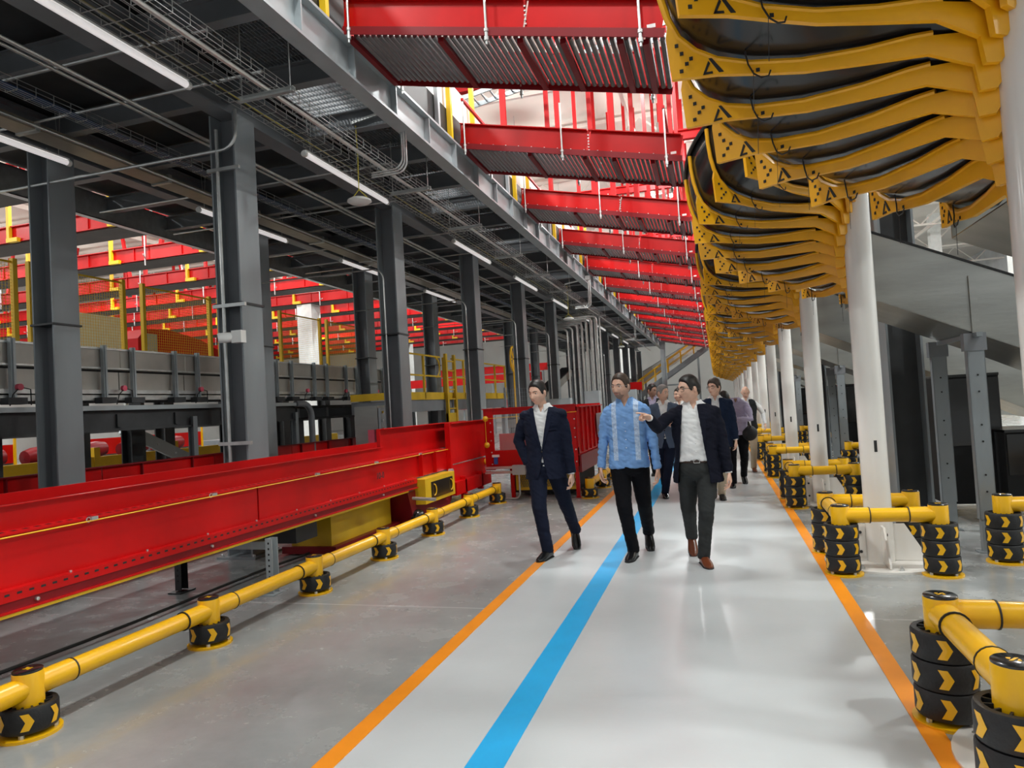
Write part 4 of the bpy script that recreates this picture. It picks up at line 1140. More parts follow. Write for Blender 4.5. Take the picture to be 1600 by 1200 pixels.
# far right hall
for i, (z, x) in enumerate(((1.2, 16), (.7, 15))):
    t = root('guard_rail', ['upper long yellow guard rail', 'lower long yellow guard rail'][i] + ' far across the right hall', 'guard rail', (x, 20, 0))
    MB().box(x, x + .1, 4, 60, z - .12, z + .12).build('rail', 'machine_yellow', t, world=True)
    m = MB()
    for k in range(18): m.box(x + .02, x + .12, 5 + 3 * k, 5.12 + 3 * k, 0, z)
    m.build('rail_post', 'machine_yellow', t, world=True)
for i, y in enumerate((14, 26, 38, 50)):
    tag(MB().box(13.7, 14.3, y - .3, y + .3, 0, 12.3).build('building_column', 'sheet_white'), ORD[i] + ' white square building column in the right hall', 'column', 'white columns in the right hall')

# steelwork and machines under and beyond the sorter
for i in range(7):
    tag(MB().ibeam((-12.4, 6.4 + 2.3 * i, 0), (-12.4, 6.4 + 2.3 * i, 2.6), .3, .3, .03, up=(1, 0, 0)).build('steel_post', 'dark_steel'), ORD[i] + ' dark steel post from the left, low beyond the sorter platform', 'post', 'dark posts beyond the sorter')
for i in range(5):
    y = 7.5 + 3.2 * i
    t = root('floor_machine', ORD[i] + ' low grey and red machine from the left, on the floor beyond the sorter', 'machine', (-17, y, 0), 'low machines beyond the sorter')
    MB().box(-17.6, -16.6, y, y + 2.3, .25, 1.0).build('machine_body', 'beam_grey', t, world=True)
    MB().box(-16.6, -16.5, y + .1, y + 2.2, .9, 1.35).build('red_side_panel', 'red', t, world=True)
    for yy in (y + .1, y + 2.0): MB().box(-17.5, -16.7, yy, yy + .1, 0, .25).build('machine_foot', 'dark_steel', t, world=True)
    MB().tube([(-16.4, y + .2, 0), (-16.4, y + .2, 1.9), (-16.4, y + 2.1, 1.9), (-16.4, y + 2.1, 0)], .04, 6).build('yellow_hoop', 'yellow', t, True, True)
t = root('service_gangway', 'dark steel gangway low behind the sorter platform', 'gangway', (-14, 12, 0))
MB().box(-15.2, -14.9, 3, 24, 1.5, 1.75).build('gangway_beam', 'dark_steel', t, world=True)
for k in range(7): MB().box(-15.15, -14.95, 4 + 3 * k, 4.2 + 3 * k, 0, 1.5).build('gangway_leg', 'dark_steel', t, world=True)
# ---------------------------------------------------------------- people
for nm, c, r in (('skin_light', (.74, .45, .33), .5), ('skin_tan', (.66, .39, .28), .5), ('skin_dark', (.42, .235, .16), .5),
                 ('hair_black', (.010, .008, .007), .45), ('hair_brown', (.045, .026, .016), .5), ('hair_grey', (.22, .21, .20), .55), ('beard_grey', (.32, .20, .15), .7),
                 ('lip', (.36, .12, .10), .45), ('eye_white', (.75, .72, .70), .25), ('iris', (.015, .01, .008), .2),
                 ('shoe_black', (.008, .008, .009), .22), ('shoe_brown', (.15, .038, .014), .25), ('belt_leather', (.035, .018, .012), .35),
                 ('watch_steel', (.5, .5, .5), .3)):
    M[nm] = mat(nm, c, r, 0, .08, 30)
def cloth(nm, c, var=.12, r=.85, bump=.35, bs=14): M[nm] = mat(nm, c, r, 0, var, 9, bump, bs, stretch=(1, 1, .6)); M[nm].node_tree.nodes['Principled BSDF'].inputs['Specular IOR Level'].default_value = .18
cloth('navy_suit', (.008, .011, .026)); cloth('navy_jacket', (.005, .006, .014)); cloth('navy_blazer', (.007, .014, .036)); cloth('blue_grey_suit', (.075, .10, .15))
cloth('white_shirt', (.74, .74, .74), .04, .7, .45, 12); cloth('lilac_shirt', (.45, .40, .55), .08, .7, .4, 18)
cloth('black_trousers', (.004, .004, .006)); cloth('grey_trousers', (.032, .034, .034)); cloth('khaki', (.40, .33, .24), .06); cloth('vest_dark', (.022, .024, .026)); cloth('lining', (.35, .38, .46), .05)
def guayabera():
    m = mat('blue_linen', (.17, .34, .66), .75, 0, .10, 22, .45, 13, stretch=(1, 1, .5)); nt = m.node_tree; L = nt.links; b = nt.nodes['Principled BSDF']
    src = b.inputs['Base Color'].links[0].from_socket
    tc = nt.nodes.new('ShaderNodeTexCoord'); sx = nt.nodes.new('ShaderNodeSeparateXYZ'); L.new(tc.outputs['Object'], sx.inputs[0])
    ab = nt.nodes.new('ShaderNodeMath'); ab.operation = 'ABSOLUTE'; L.new(sx.outputs[0], ab.inputs[0])
    d = nt.nodes.new('ShaderNodeMath'); d.operation = 'SUBTRACT'; L.new(ab.outputs[0], d.inputs[0]); d.inputs[1].default_value = .108
    a2 = nt.nodes.new('ShaderNodeMath'); a2.operation = 'ABSOLUTE'; L.new(d.outputs[0], a2.inputs[0])
    lt = nt.nodes.new('ShaderNodeMath'); lt.operation = 'LESS_THAN'; L.new(a2.outputs[0], lt.inputs[0]); lt.inputs[1].default_value = .024
    fy = nt.nodes.new('ShaderNodeMath'); fy.operation = 'LESS_THAN'; L.new(sx.outputs[1], fy.inputs[0]); fy.inputs[1].default_value = -.02
    zz = nt.nodes.new('ShaderNodeMath'); zz.operation = 'GREATER_THAN'; L.new(sx.outputs[2], zz.inputs[0]); zz.inputs[1].default_value = .97
    q = nt.nodes.new('ShaderNodeMath'); q.operation = 'MULTIPLY'; L.new(lt.outputs[0], q.inputs[0]); L.new(fy.outputs[0], q.inputs[1])
    q2 = nt.nodes.new('ShaderNodeMath'); q2.operation = 'MULTIPLY'; L.new(q.outputs[0], q2.inputs[0]); L.new(zz.outputs[0], q2.inputs[1])
    v = nt.nodes.new('ShaderNodeTexVoronoi'); v.inputs['Scale'].default_value = 70; L.new(tc.outputs['Object'], v.inputs['Vector'])
    r = nt.nodes.new('ShaderNodeValToRGB'); L.new(v.outputs['Distance'], r.inputs[0])
    r.color_ramp.elements[0].color = (.62, .72, .86, 1); r.color_ramp.elements[1].color = (.28, .42, .66, 1)
    mx = nt.nodes.new('ShaderNodeMix'); mx.data_type = 'RGBA'; L.new(q2.outputs[0], mx.inputs[0]); L.new(src, mx.inputs[6]); L.new(r.outputs[0], mx.inputs[7]); L.new(mx.outputs[2], b.inputs['Base Color'])
    M['guayabera'] = m
guayabera()

WORK = bpy.data.scenes.new('workbench')      # small side scene in which clothes and bodies are fused, removed below
def fuse(mb, vox, smooth=2, name='fused', fac=.5):
    me = mb.mesh('tmp'); o = bpy.data.objects.new('tmp', me); WORK.collection.objects.link(o)
    r = o.modifiers.new('r', 'REMESH'); r.mode = 'VOXEL'; r.voxel_size = vox; r.use_smooth_shade = True
    if smooth: s_ = o.modifiers.new('s', 'SMOOTH'); s_.iterations = smooth; s_.factor = fac
    vl = WORK.view_layers[0]; vl.update(); dg = vl.depsgraph
    out = bpy.data.meshes.new_from_object(o.evaluated_get(dg)); out.name = name
    bpy.data.objects.remove(o); bpy.data.meshes.remove(me)
    return out
def link_mesh(me, name, m, parent, loc=(0, 0, 0)):
    me.materials.clear(); me.materials.append(M[m]); me.name = name
    o = bpy.data.objects.new(name, me); COL.objects.link(o); o.parent = parent; o.location = loc
    return o
def wrinkle(me, amp, sc=9., seed=0, keep=None):
    nn = [v.normal.copy() for v in me.vertices]; cc = [v.co.copy() for v in me.vertices]; out = []
    for p, nv in zip(cc, nn):
        k = noise.noise(V((p.x * sc + seed, p.y * sc, p.z * sc * 1.6))) + .5 * noise.noise(V((p.x * sc * 2.3, p.y * sc * 2.3 + seed, p.z * sc * 3.4)))
        rg = noise.noise(V((p.x * sc * 1.3 + 9, p.y * sc * 1.3, p.z * sc * 3.2 + p.x * 14 + seed))); k += .55 * (1 - 2.6 * abs(rg))
        p = p + nv * (amp * k * .8); out += (p.x, p.y, p.z)
    me.vertices.foreach_set('co', out)
    me.update()
def cut(me, test):
    import bmesh
    bm = bmesh.new(); bm.from_mesh(me)
    kill = [f for f in bm.faces if test(f.calc_center_median())]
    bmesh.ops.delete(bm, geom=kill, context='FACES')
    for _ in range(3):
        bv = [v for v in bm.verts if v.is_boundary]
        new = {}
        for v in bv:
            nb = [e.other_vert(v).co for e in v.link_edges if e.is_boundary]
            if len(nb) == 2: new[v] = v.co * .4 + (nb[0] + nb[1]) * .3
        for v, c in new.items(): v.co = c
    bm.to_mesh(me); bm.free(); me.update()

def ik(a, b, l1, l2, pole):
    a, b = V(a), V(b); d = b - a; D = min(d.length, (l1 + l2) * .999); u = d.normalized()
    x = (l1 * l1 - l2 * l2 + D * D) / (2 * D); h = math.sqrt(max(0, l1 * l1 - x * x))
    pl = V(pole); pl = (pl - u * pl.dot(u)).normalized()
    return a + u * x + pl * h

def head_pt(dx, dy, dz):
    # unit direction -> head surface (front is -y), centre of skull at origin
    x, y, z = dx * .074, dy * .094, dz * .116
    if y > 0: y *= 1.03
    if z < -.02:
        t = min(1, (-.02 - z) / .096)
        x *= 1 - .30 * t ** 1.4
        if y > 0: y *= 1 - .35 * t
        else: y *= 1 + .06 * t
    if y < -.02:
        g = lambda cx, cz, sx, sz: math.exp(-((x - cx) / sx) ** 2 - ((z - cz) / sz) ** 2)
        y += .010 * (g(.031, .006, .015, .010) + g(-.031, .006, .015, .010))
        y -= .005 * g(0, .028, .045, .010)
        y -= .004 * (g(.038, -.024, .02, .016) + g(-.038, -.024, .02, .016))
        t = (.014 - z) / .050
        if 0 < t < 1: y -= .024 * (t ** .8) * math.exp(-(x / (.0075 + .006 * t)) ** 2)
        elif t >= 1: y -= .024 * math.exp(-(x / .0135) ** 2 - ((z + .036) / .008) ** 2)
        y -= .0055 * (g(0, -.056, .020, .0045) + g(0, -.066, .018, .0050)) - .003 * g(0, -.061, .022, .0022)
        y -= .006 * g(0, -.096, .020, .016)
    return V((x, y, z))
def head_grid(mb, off, Mx, nu=56, nv=46, f=None):
    vs = []; fs = []
    for i in range(nv + 1):
        th = PI * i / nv
        for j in range(nu):
            # denser toward the face
            ph = 2 * PI * j / nu; ph2 = ph - .45 * math.sin(ph + PI / 2) * 0
            dx, dy, dz = math.sin(th) * math.sin(ph2), -math.sin(th) * math.cos(ph2), math.cos(th)
            p = head_pt(dx, dy, dz)
            n_ = V((dx, dy, dz)).normalized()
            if f: p = p + n_ * f(p)
            elif off: p = p + n_ * off
            vs.append(Mx @ p)
    for i in range(nv):
        for j in range(nu): fs.append((i * nu + j, (i + 1) * nu + j, (i + 1) * nu + (j + 1) % nu, i * nu + (j + 1) % nu))
    mb.add(vs, fs)

def hand(mb, wrist, d, n, mirror, pose='relax', s=1.):
    """palm + thumb + four bent fingers. d: direction of the hand, n: palm normal (fingers curl toward n)."""
    d = V(d).normalized(); n = V(n); n = (n - d * n.dot(d)).normalized(); sd = d.cross(n) * mirror      # sd points to the thumb side
    w0 = V(wrist)
    lens = ((.043, .026, .020), (.047, .030, .021), (.044, .028, .020), (.034, .021, .018))
    for k in range(4):
        o_ = sd * (.030 - .0205 * k) * s
        base = w0 + d * (.088 - .004 * abs(k - 1)) * s + o_
        mb.cap(w0 + d * .012 * s + o_ * .75, base, .0155 * s, .0125 * s, 10)
        c = {'relax': (22 + 5 * k, 30 + 4 * k, 20), 'fist': (78, 95, 60), 'point': ((6, 8, 5) if k == 0 else (75, 95, 60)), 'pinch': (45, 50, 30)}[pose]
        a = 0; p = base
        for q in range(3):
            a += math.radians(c[q]); dd = d * math.cos(a) + n * math.sin(a) + sd * (.06 - .05 * k) * (1 if pose == 'relax' else 0)
            p2 = p + dd.normalized() * lens[k][q] * s
            mb.cap(p, p2, (.0092 - .0008 * q) * s, (.0088 - .0010 * q) * s, 9); p = p2
    t0 = w0 + d * .022 * s + sd * .024 * s
    t1 = t0 + (d * .65 + sd * .62 + n * .25).normalized() * .038 * s
    t2 = t1 + (d * .9 + sd * .12 + n * .35).normalized() * .032 * s
    t3 = t2 + (d * .92 - sd * .15 + n * .3).normalized() * .022 * s
    mb.cap(t0, t1, .015 * s, .0115 * s, 10).cap(t1, t2, .0115 * s, .010 * s, 10).cap(t2, t3, .010 * s, .0082 * s, 10)

def shoe(t, nm, m, ankle, toe_dir, pitch, sc=1.):
    mb = MB(); d = V(toe_dir); d.z = 0; d.normalize(); side = V((0, 0, 1)).cross(d)
    ca, sa = math.cos(pitch), math.sin(pitch)
    fw = d * ca - V((0, 0, 1)) * sa; up = V((0, 0, 1)) * ca + d * sa
    # sections along the foot: (pos from heel, half width, height)
    secs = [(-.075, .022, .050), (-.068, .033, .066), (-.04, .037, .080), (0, .040, .094), (.04, .042, .088), (.085, .046, .072), (.13, .048, .052), (.17, .043, .040), (.20, .031, .033), (.215, .014, .026)]
    n = 16; vs = []
    base = V(ankle) - up * .09 * sc
    for q, hw, h in secs:
        for j in range(n):
            a = 2 * PI * j / n; c, s_ = math.cos(a), math.sin(a)
            x = hw * math.copysign(abs(c) ** .8, c); z = h / 2 + h / 2 * math.copysign(abs(s_) ** (.55 if s_ < 0 else .9), s_)
            vs.append(base + (fw * q + side * x + up * (z + .004)) * sc)
    fs = []
    for i in range(len(secs) - 1):
        for j in range(n): fs.append((i * n + j, (i + 1) * n + j, (i + 1) * n + (j + 1) % n, i * n + (j + 1) % n))
    fs.append(tuple(range(n))); fs.append(tuple(reversed([(len(secs) - 1) * n + j for j in range(n)])))
    o = mb.add(vs, fs).build(nm, m, t, True)
    so = MB()
    out = [(-.08, .022), (-.07, .036), (-.02, .039), (.04, .042), (.10, .048), (.15, .049), (.195, .036), (.222, .014)]
    poly = out + [(a, -b) for a, b in reversed(out)]
    so.prism(poly, lambda u, v, s_: base + (fw * u + side * v + up * s_) * sc, -.006, .012)
    so.prism([(-.08, .03), (-.02, .037), (-.02, -.037), (-.08, -.03)], lambda u, v, s_: base + (fw * u + side * v + up * s_) * sc, -.016, .0)
    so.build('sole', 'black_matte', o)
    if m == 'shoe_brown':
        b_ = MB().bar(base + (fw * .088 + side * -.03 + up * .062) * sc, base + (fw * .088 + side * .03 + up * .062) * sc, .008, .006); b_.build('metal_bit', 'watch_steel', o)
    return o

def person(label, loc, P):
    """P: pose and clothing. Figure faces -Y before rotz."""
    t = root('person', label, 'person', loc, P.get('group'), P.get('rot', 0))
    H = P.get('h', 1.80); k = H / 1.80; fat = P.get('fat', 1.); vox = P.get('vox', .0052)
    cx, cy, lean = 0, 0, P.get('lean', 0)
    tl = lambda z: V((0, -lean * (z - .95 * k) / .5, 0)) if z > .95 * k else V((0, 0, 0))      # forward lean of the torso
    tx = P.get('sway', 0)
    J = {}
    for s_, nm in ((-1, 'R'), (1, 'L')):
        J['hip' + nm] = V((s_ * .092 * k, 0, .93 * k))
        toe = V(P['toe' + nm]); lift = P.get('heel' + nm, 0.)           # pitch of foot
        td = V(P.get('td' + nm, (s_ * .12, -1, 0))).normalized()
        # ankle from toe on ground: toe tip -> ankle distance .215 ahead
        L_ = .205 * k; up = .09 * k
        J['ank' + nm] = toe - td * (L_ * math.cos(lift) - up * math.sin(lift) * 1) + V((0, 0, L_ * math.sin(lift) + up * math.cos(lift))) if lift else toe - td * L_ + V((0, 0, up))
        J['knee' + nm] = ik(J['hip' + nm], J['ank' + nm], .435 * k, .43 * k, (s_ * .08, -1, 0))
        J['sh' + nm] = V((s_ * .188 * k * P.get('sw', 1), .0, 1.462 * k)) + tl(1.462 * k)
        J['wr' + nm] = V(P['wr' + nm])
        J['el' + nm] = ik(J['sh' + nm], J['wr' + nm], .295 * k, .265 * k, P.get('pole' + nm, (s_ * .5, .9, -.1))) if 'el' + nm not in P else V(P['el' + nm])
    sk = P['skin']
    # ---- body: one continuous mesh
    b = MB(); T = lambda z: tl(z)
    tor = [(.84, .13, .09), (.95, .15, .10), (1.08, .135, .09), (1.22, .15, .10), (1.36, .155, .095), (1.44, .15, .08), (1.50, .11, .065), (1.55, .06, .05)]
    b.loft([(T(z * k).x, T(z * k).y, z * k, rx * k, ry * k * fat) for z, rx, ry in tor], 20)
    hc = V(P.get('head', (0, -.035 * k, 1.675 * k))) + T(1.6 * k) * (0 if 'head' in P else 1)
    nb = V((0, .012, 1.46 * k)) + T(1.46 * k)
    b.sweep([nb, nb.lerp(hc, .5) + V((0, .012, 0)), hc + V((0, .02, -.03))], [.062 * k * P.get('neck', 1), .057 * k * P.get('neck', 1), .055 * k], 16)
    Mh = Matrix.Translation(hc) @ Matrix.Rotation(P.get('yaw', 0), 4, 'Z') @ Matrix.Rotation(P.get('pitch', 0), 4, 'X') @ Matrix.Rotation(P.get('roll', 0), 4, 'Y') @ Matrix.Scale(k * P.get('hs', 1.07), 4)
    head_grid(b, 0, Mh)
    for s_ in (-1, 1):
        b.ell(Mh @ V((s_ * .078, .012, -.006)), (.009, .018, .030), 12, 8, (Mh.to_3x3().normalized() @ Matrix.Rotation(s_ * .35, 3, 'Z')))
    for s_, nm in ((-1, 'R'), (1, 'L')):
        b.sweep([J['sh' + nm] + V((-s_ * .035, 0, -.035)), J['el' + nm], J['wr' + nm]], [.042 * k, .034 * k, .024 * k], 12)
        b.sweep([J['hip' + nm], J['knee' + nm], J['ank' + nm]], [.075 * k, .048 * k, .030 * k], 12)
        # foot inside the shoe
        td = V(P.get('td' + nm, (s_ * .12, -1, 0))).normalized(); lf = P.get('heel' + nm, 0.)
        ux = V((0, 0, 1)) * math.cos(lf) + td * math.sin(lf); b.cap(J['ank' + nm] - ux * .035, J['ank' + nm] + (td * math.cos(lf) - V((0, 0, math.sin(lf)))) * .10 * k - ux * .06, .026, .016, 10)
        fd = (J['wr' + nm] - J['el' + nm]).normalized()
        hd = V(P.get('hd' + nm, tuple(fd))); hn = V(P.get('hn' + nm, (-s_, .1, 0)))
        # the thumb side faces forward for a hanging hand
        mir = 1 if hd.cross((hn - hd * hn.dot(hd)).normalized()).dot(V(P.get('th' + nm, (0, -1, 0)))) > 0 else -1
        if P.get('hp' + nm, 'relax') != 'pocket': hand(b, J['wr' + nm], hd, hn, mir, P.get('hp' + nm, 'relax'), k)
        else: hand(b, J['wr' + nm], hd, hn, mir, 'relax', k * .9)
    link_mesh(fuse(b, vox, 1, 'body', .4), 'body', sk, t)
    # ---- face details
    def part(nm, m, fn, par=t):
        mb = MB(); fn(mb); return mb.build(nm, m, par, True)
    R3 = Mh.to_3x3().normalized()
    sc = k * P.get('hs', 1.07)
    if not P.get('noface'):
        for s_ in (-1, 1):
            e = part('eye', 'eye_white', lambda mb: mb.ell(Mh @ V((s_ * .031, -.0725, .006)), (.0125 * sc, .008 * sc, .0060 * sc), 12, 8, R3))
            part('iris', 'iris', lambda mb: mb.ell(Mh @ V((s_ * .031 + P.get('gaze', 0), -.0785, .0055)), (.0055 * sc, .0035 * sc, .0055 * sc), 10, 6, R3), e)
            part('eyebrow', P.get('hair', 'hair_black'), lambda mb: mb.tube([Mh @ V((s_ * .014, -.0925, .024)), Mh @ V((s_ * .032, -.0895, .030)), Mh @ V((s_ * .052, -.075, .025))], [.0032 * sc, .0036 * sc, .002 * sc], 6))
        part('lips', 'lip', lambda mb: mb.tube([Mh @ V((x, y, z)) for x, y, z in ((-.023, -.0875, -.0605), (-.010, -.0965, -.0595), (0, -.0975, -.061), (.010, -.0965, -.0595), (.023, -.0875, -.0605))], [.0012 * sc, .0034 * sc, .0038 * sc, .0034 * sc, .0012 * sc], 8))
    # ---- hair
    if P.get('hair') and P.get('style') != 'bald':
        lv = P.get('hairline', .062); bk = P.get('hair_back', -.055); vol = P.get('vol', .012)
        def hf(p):
            ph = math.degrees(math.atan2(abs(p.x) / .074, -p.y / .094))
            tab = ((0, lv + .004), (30, lv), (52, lv - .016), (62, .018), (70, -.012), (80, -.016), (86, .018), (104, .020), (114, -.030), (135, bk), (180, bk - .004))
            for (a, za), (b_, zb_) in zip(tab, tab[1:]):
                if a <= ph <= b_: th = za + (zb_ - za) * (ph - a) / (b_ - a); break
            else: th = bk
            e = (p.z - th) + noise.noise(V((p.x * 90, p.y * 90, p.z * 90))) * .003
            w_ = max(0, min(1, (e + .004) / .016)); w_ = w_ * w_ * (3 - 2 * w_)
            top = max(0, min(1, (p.z - .02) / .08))
            wv = noise.noise(V((p.x * 50, p.y * 14, p.z * 30))) * P.get('mess', .003)
            return -.006 + w_ * (.006 + .0035 + vol * (.35 + .75 * top) + wv)
        mb = MB(); head_grid(mb, 0, Mh, 64, 54, hf); mb.build('hair', P['hair'], t, True)
    elif P.get('style') == 'bald':
        def hf(p):
            e = 1 if (p.y > -.0 and -.04 < p.z < .03) else -1
            return .003 if e > 0 else -.01
        mb = MB(); head_grid(mb, 0, Mh, 64, 54, hf); mb.build('hair', 'hair_grey', t, True)
    if P.get('beard'):
        def bf(p):
            on = p.y < -.03 and p.z < -.045 and not (abs(p.x) < .02 and -.066 < p.z < -.056) and (p.z < -.07 or abs(p.x) < .034)
            return .0026 if on else -.006
        mb = MB(); head_grid(mb, 0, Mh, 80, 70, bf); mb.build('beard', 'beard_grey', t, True)
    if P.get('glasses'):
        gm = P['glasses']; r_t = .0021 if gm == 'black' else .0012
        g = MB()
        for s_ in (-1, 1):
            w_, h_ = .0265, .0175
            pts = [Mh @ V((s_ * .032 + w_ * math.copysign(abs(math.cos(a)) ** .6, math.cos(a)), -.0925 - abs(math.cos(a)) * 0 + (.006 if math.cos(a) * s_ > .3 else 0), .004 + h_ * math.copysign(abs(math.sin(a)) ** .7, math.sin(a)))) for a in [2 * PI * i / 16 for i in range(16)]]
            g.tube(pts, r_t * sc, 6, True)
            g.tube([Mh @ V((s_ * .058, -.086, .012)), Mh @ V((s_ * .077, -.06, .011)), Mh @ V((s_ * .080, .005, .008))], r_t * sc, 6)
        g.tube([Mh @ V((-.006, -.099, .008)), Mh @ V((.006, -.099, .008))], r_t * sc, 6)
        g.build('glasses', 'black' if gm == 'black' else 'watch_steel', t, True)
    # ---- trousers
    m = MB()
    m.loft([(0, 0, z * k, rx * k, ry * k * fat) for z, rx, ry in ((.80, .10, .07), (.84, .165, .115), (.90, .178, .125), (.97, .172, .120), (P.get('waist', 1.03), .160, .112))], 26)
    for nm in 'RL':
        a, kn, an = J['hip' + nm], J['knee' + nm], J['ank' + nm]
        m.sweep([a + V((0, 0, .0)), a.lerp(kn, .35), kn, kn.lerp(an, .35), kn.lerp(an, .75), an - (kn - an).normalized() * .03 * k], [.102 * k, .095 * k, .073 * k, .067 * k, .060 * k, .060 * k], 18, True)
    tm = fuse(m, P.get('cvox', .009), 3, 'trousers'); wrinkle(tm, .0055 * k, 8, 3)
    link_mesh(tm, 'trousers', P['trousers'], t)
    # ---- upper clothes
    def torso(m, g, zb, zt, flare=0.):
        sec = [(zb, .190 + flare, .128 + flare * .6), (.95, .186 + flare * .4, .128), (1.05, .172, .122 * P.get('belly', 1)), (1.15, .176, .124 * P.get('belly', 1)), (1.27, .192, .124), (1.37, .200, .118), (1.43, .198, .108), (1.47, .182, .096), (1.50, .150, .084), (1.53, .108, .072), (1.56, .070, .060)]
        sec = [s_ for s_ in sec if s_[0] >= zb and s_[0] <= zt + .001]
        m.loft([(T(z * k).x, T(z * k).y, z * k, (rx + g) * k * (1 + (fat - 1) * .6), (ry + g) * k * fat) for z, rx, ry in sec], 34, 2.25)
    def sleeves(m, g, cuffs=0., which='RL'):
        cuffs -= .012
        for nm in which:
            a, e, w_ = J['sh' + nm], J['el' + nm], J['wr' + nm]
            we = w_ + (e - w_).normalized() * cuffs * k
            m.sweep([a + V((-a.x * .12, 0, -.022)), a.lerp(e, .45), e, e.lerp(we, .5), we], [(.058 + g) * k, (.058 + g) * k, (.051 + g) * k, (.046 + g) * k, (.041 + g) * k], 18, True)
    jk = P.get('jacket')
    sh = MB(); torso(sh, -.006 if jk else .004, P.get('shirt_hem', .98), 1.56)
    if P.get('shirt_sleeves', not jk): sleeves(sh, -.004, .012)
    sm = fuse(sh, P.get('cvox', .008), 2, 'shirt'); wrinkle(sm, (.010 if not jk else .007) * k, 10, 11)
    cut(sm, lambda c: c.y < 0 and c.z > 1.475 * k and abs(c.x) < (c.z - 1.475 * k) * .5)
    shirt = link_mesh(sm, 'shirt', P['shirt'], t)
    # collar: two leaves standing around the neck
    cb_ = V((0, -.004, 1.535 * k)) + T(1.53 * k)
    m = MB()
    op = P.get('collar_open', .42)
    vs = []; n = 26; a0 = -PI / 2 + op; a1 = 3 * PI / 2 - op
    for i in range(n + 1):
        a = a0 + (a1 - a0) * i / n; c, s_ = math.cos(a), math.sin(a)
        dip = (max(0, -s_)) ** 1.5
        edge = min(i, n - i) / n
        pt = P.get('leaf', .030) * max(0, 1 - edge / .12)
        for r, z in ((.066, -.012 - .02 * dip), (.069, .030 - .018 * dip), (.073, .034 - .018 * dip), (.090 + pt * .2, .004 - .028 * dip - pt), (.085 + pt * .2, -.002 - .028 * dip - pt)):
            vs.append(cb_ + V((c * r * k * 1.02, s_ * r * k * .98 - .012 * dip * k, z * k)))
    fs = [(i * 5 + j, (i + 1) * 5 + j, (i + 1) * 5 + (j + 1) % 5, i * 5 + (j + 1) % 5) for i in range(n) for j in range(5)]
    fs += [(4, 3, 2, 1, 0), tuple(n * 5 + j for j in range(5))]
    m.add(vs, fs).build('collar', P['shirt'], shirt, True)
    m = MB()
    fy = lambda z: -((.124 if z < 1.3 else .124 - (z - 1.3) * .25) * fat * P.get('belly', 1) - (.004 if jk else -.008)) * k + T(z * k).y
    for z in (1.40, 1.32, 1.24, 1.16, 1.08): m.ell((0, fy(z) - .002, z * k), (.005, .003, .005), 8, 6)
    m.build('button', 'white', shirt, True)
    if P.get('belt'):
        m = MB(); zz = P.get('waist', 1.03) - .03
        n = 36; vs = []
        for i in range(n):
            a = 2 * PI * i / n; c, s_ = math.cos(a), math.sin(a); q = (abs(c) ** 2.25 + abs(s_) ** 2.25) ** (-1 / 2.25)
            for r, dz in ((0, -.018), (.006, -.018), (.006, .018), (0, .018)): vs.append((c * q * (.168 + r) * k, s_ * q * (.118 * fat + r) * k, (zz + dz) * k))
        fs = [(i * 4 + j, ((i + 1) % n) * 4 + j, ((i + 1) % n) * 4 + (j + 1) % 4, i * 4 + (j + 1) % 4) for i in range(n) for j in range(4)]
        bo = m.add(vs, fs).build('belt', 'belt_leather', t, True)
        y = -(.118 * fat + .009) * k
        MB().bar((-.026, y, zz * k - .018), (.026, y, zz * k - .018), .004, .005).bar((-.026, y, zz * k + .018), (.026, y, zz * k + .018), .004, .005).bar((-.026, y, zz * k - .018), (-.026, y, zz * k + .018), .004, .005).bar((.026, y, zz * k - .018), (.026, y, zz * k + .018), .004, .005).build('buckle', 'watch_steel', bo)
    if jk:
        m = MB(); torso(m, .012, P.get('hem', .80), 1.53, P.get('flare', .012))
        if not P.get('nosleeve'): sleeves(m, .006, .02)
        for nm in 'RL' if not P.get('nosleeve') else '': m.ell(J['sh' + nm] + V((0, 0, -.022)), (.064 * k, .068 * k, .060 * k), 14, 10)
        jm = fuse(m, P.get('cvox', .008), 3, 'jacket'); wrinkle(jm, .0075 * k, 8, 5)
        bz = P.get('button', 1.07) * k; op_ = P.get('open', None); xo = P.get('open_x', 0) * k
        def test(c):
            z = c.z
            if c.y > T(z).y + (-.02 if z < 1.46 * k else .03) : return False
            if abs(c.x) > .16 * k and not op_: return False
            if z > 1.525 * k: return True
            if op_:
                u = (1.50 * k - z) / (.68 * k)
                w_ = op_[0] + (op_[1] - op_[0]) * max(0, min(1, u))
                return abs(c.x - xo) < w_ * k
            if z > bz: w_ = .074 * (z - bz) / (1.49 * k - bz)
            elif z > bz - .10 * k: w_ = 0 if z > bz - .05 * k else .012 * (bz - .05 * k - z) / .05
            else: w_ = .012 + .55 * (bz - .10 * k - z) ** 1.5
            return abs(c.x) < w_ * k
        cut(jm, test)
        jo = link_mesh(jm, 'jacket', jk, t)
        so = jo.modifiers.new('thickness', 'SOLIDIFY'); so.thickness = .006; so.offset = -1
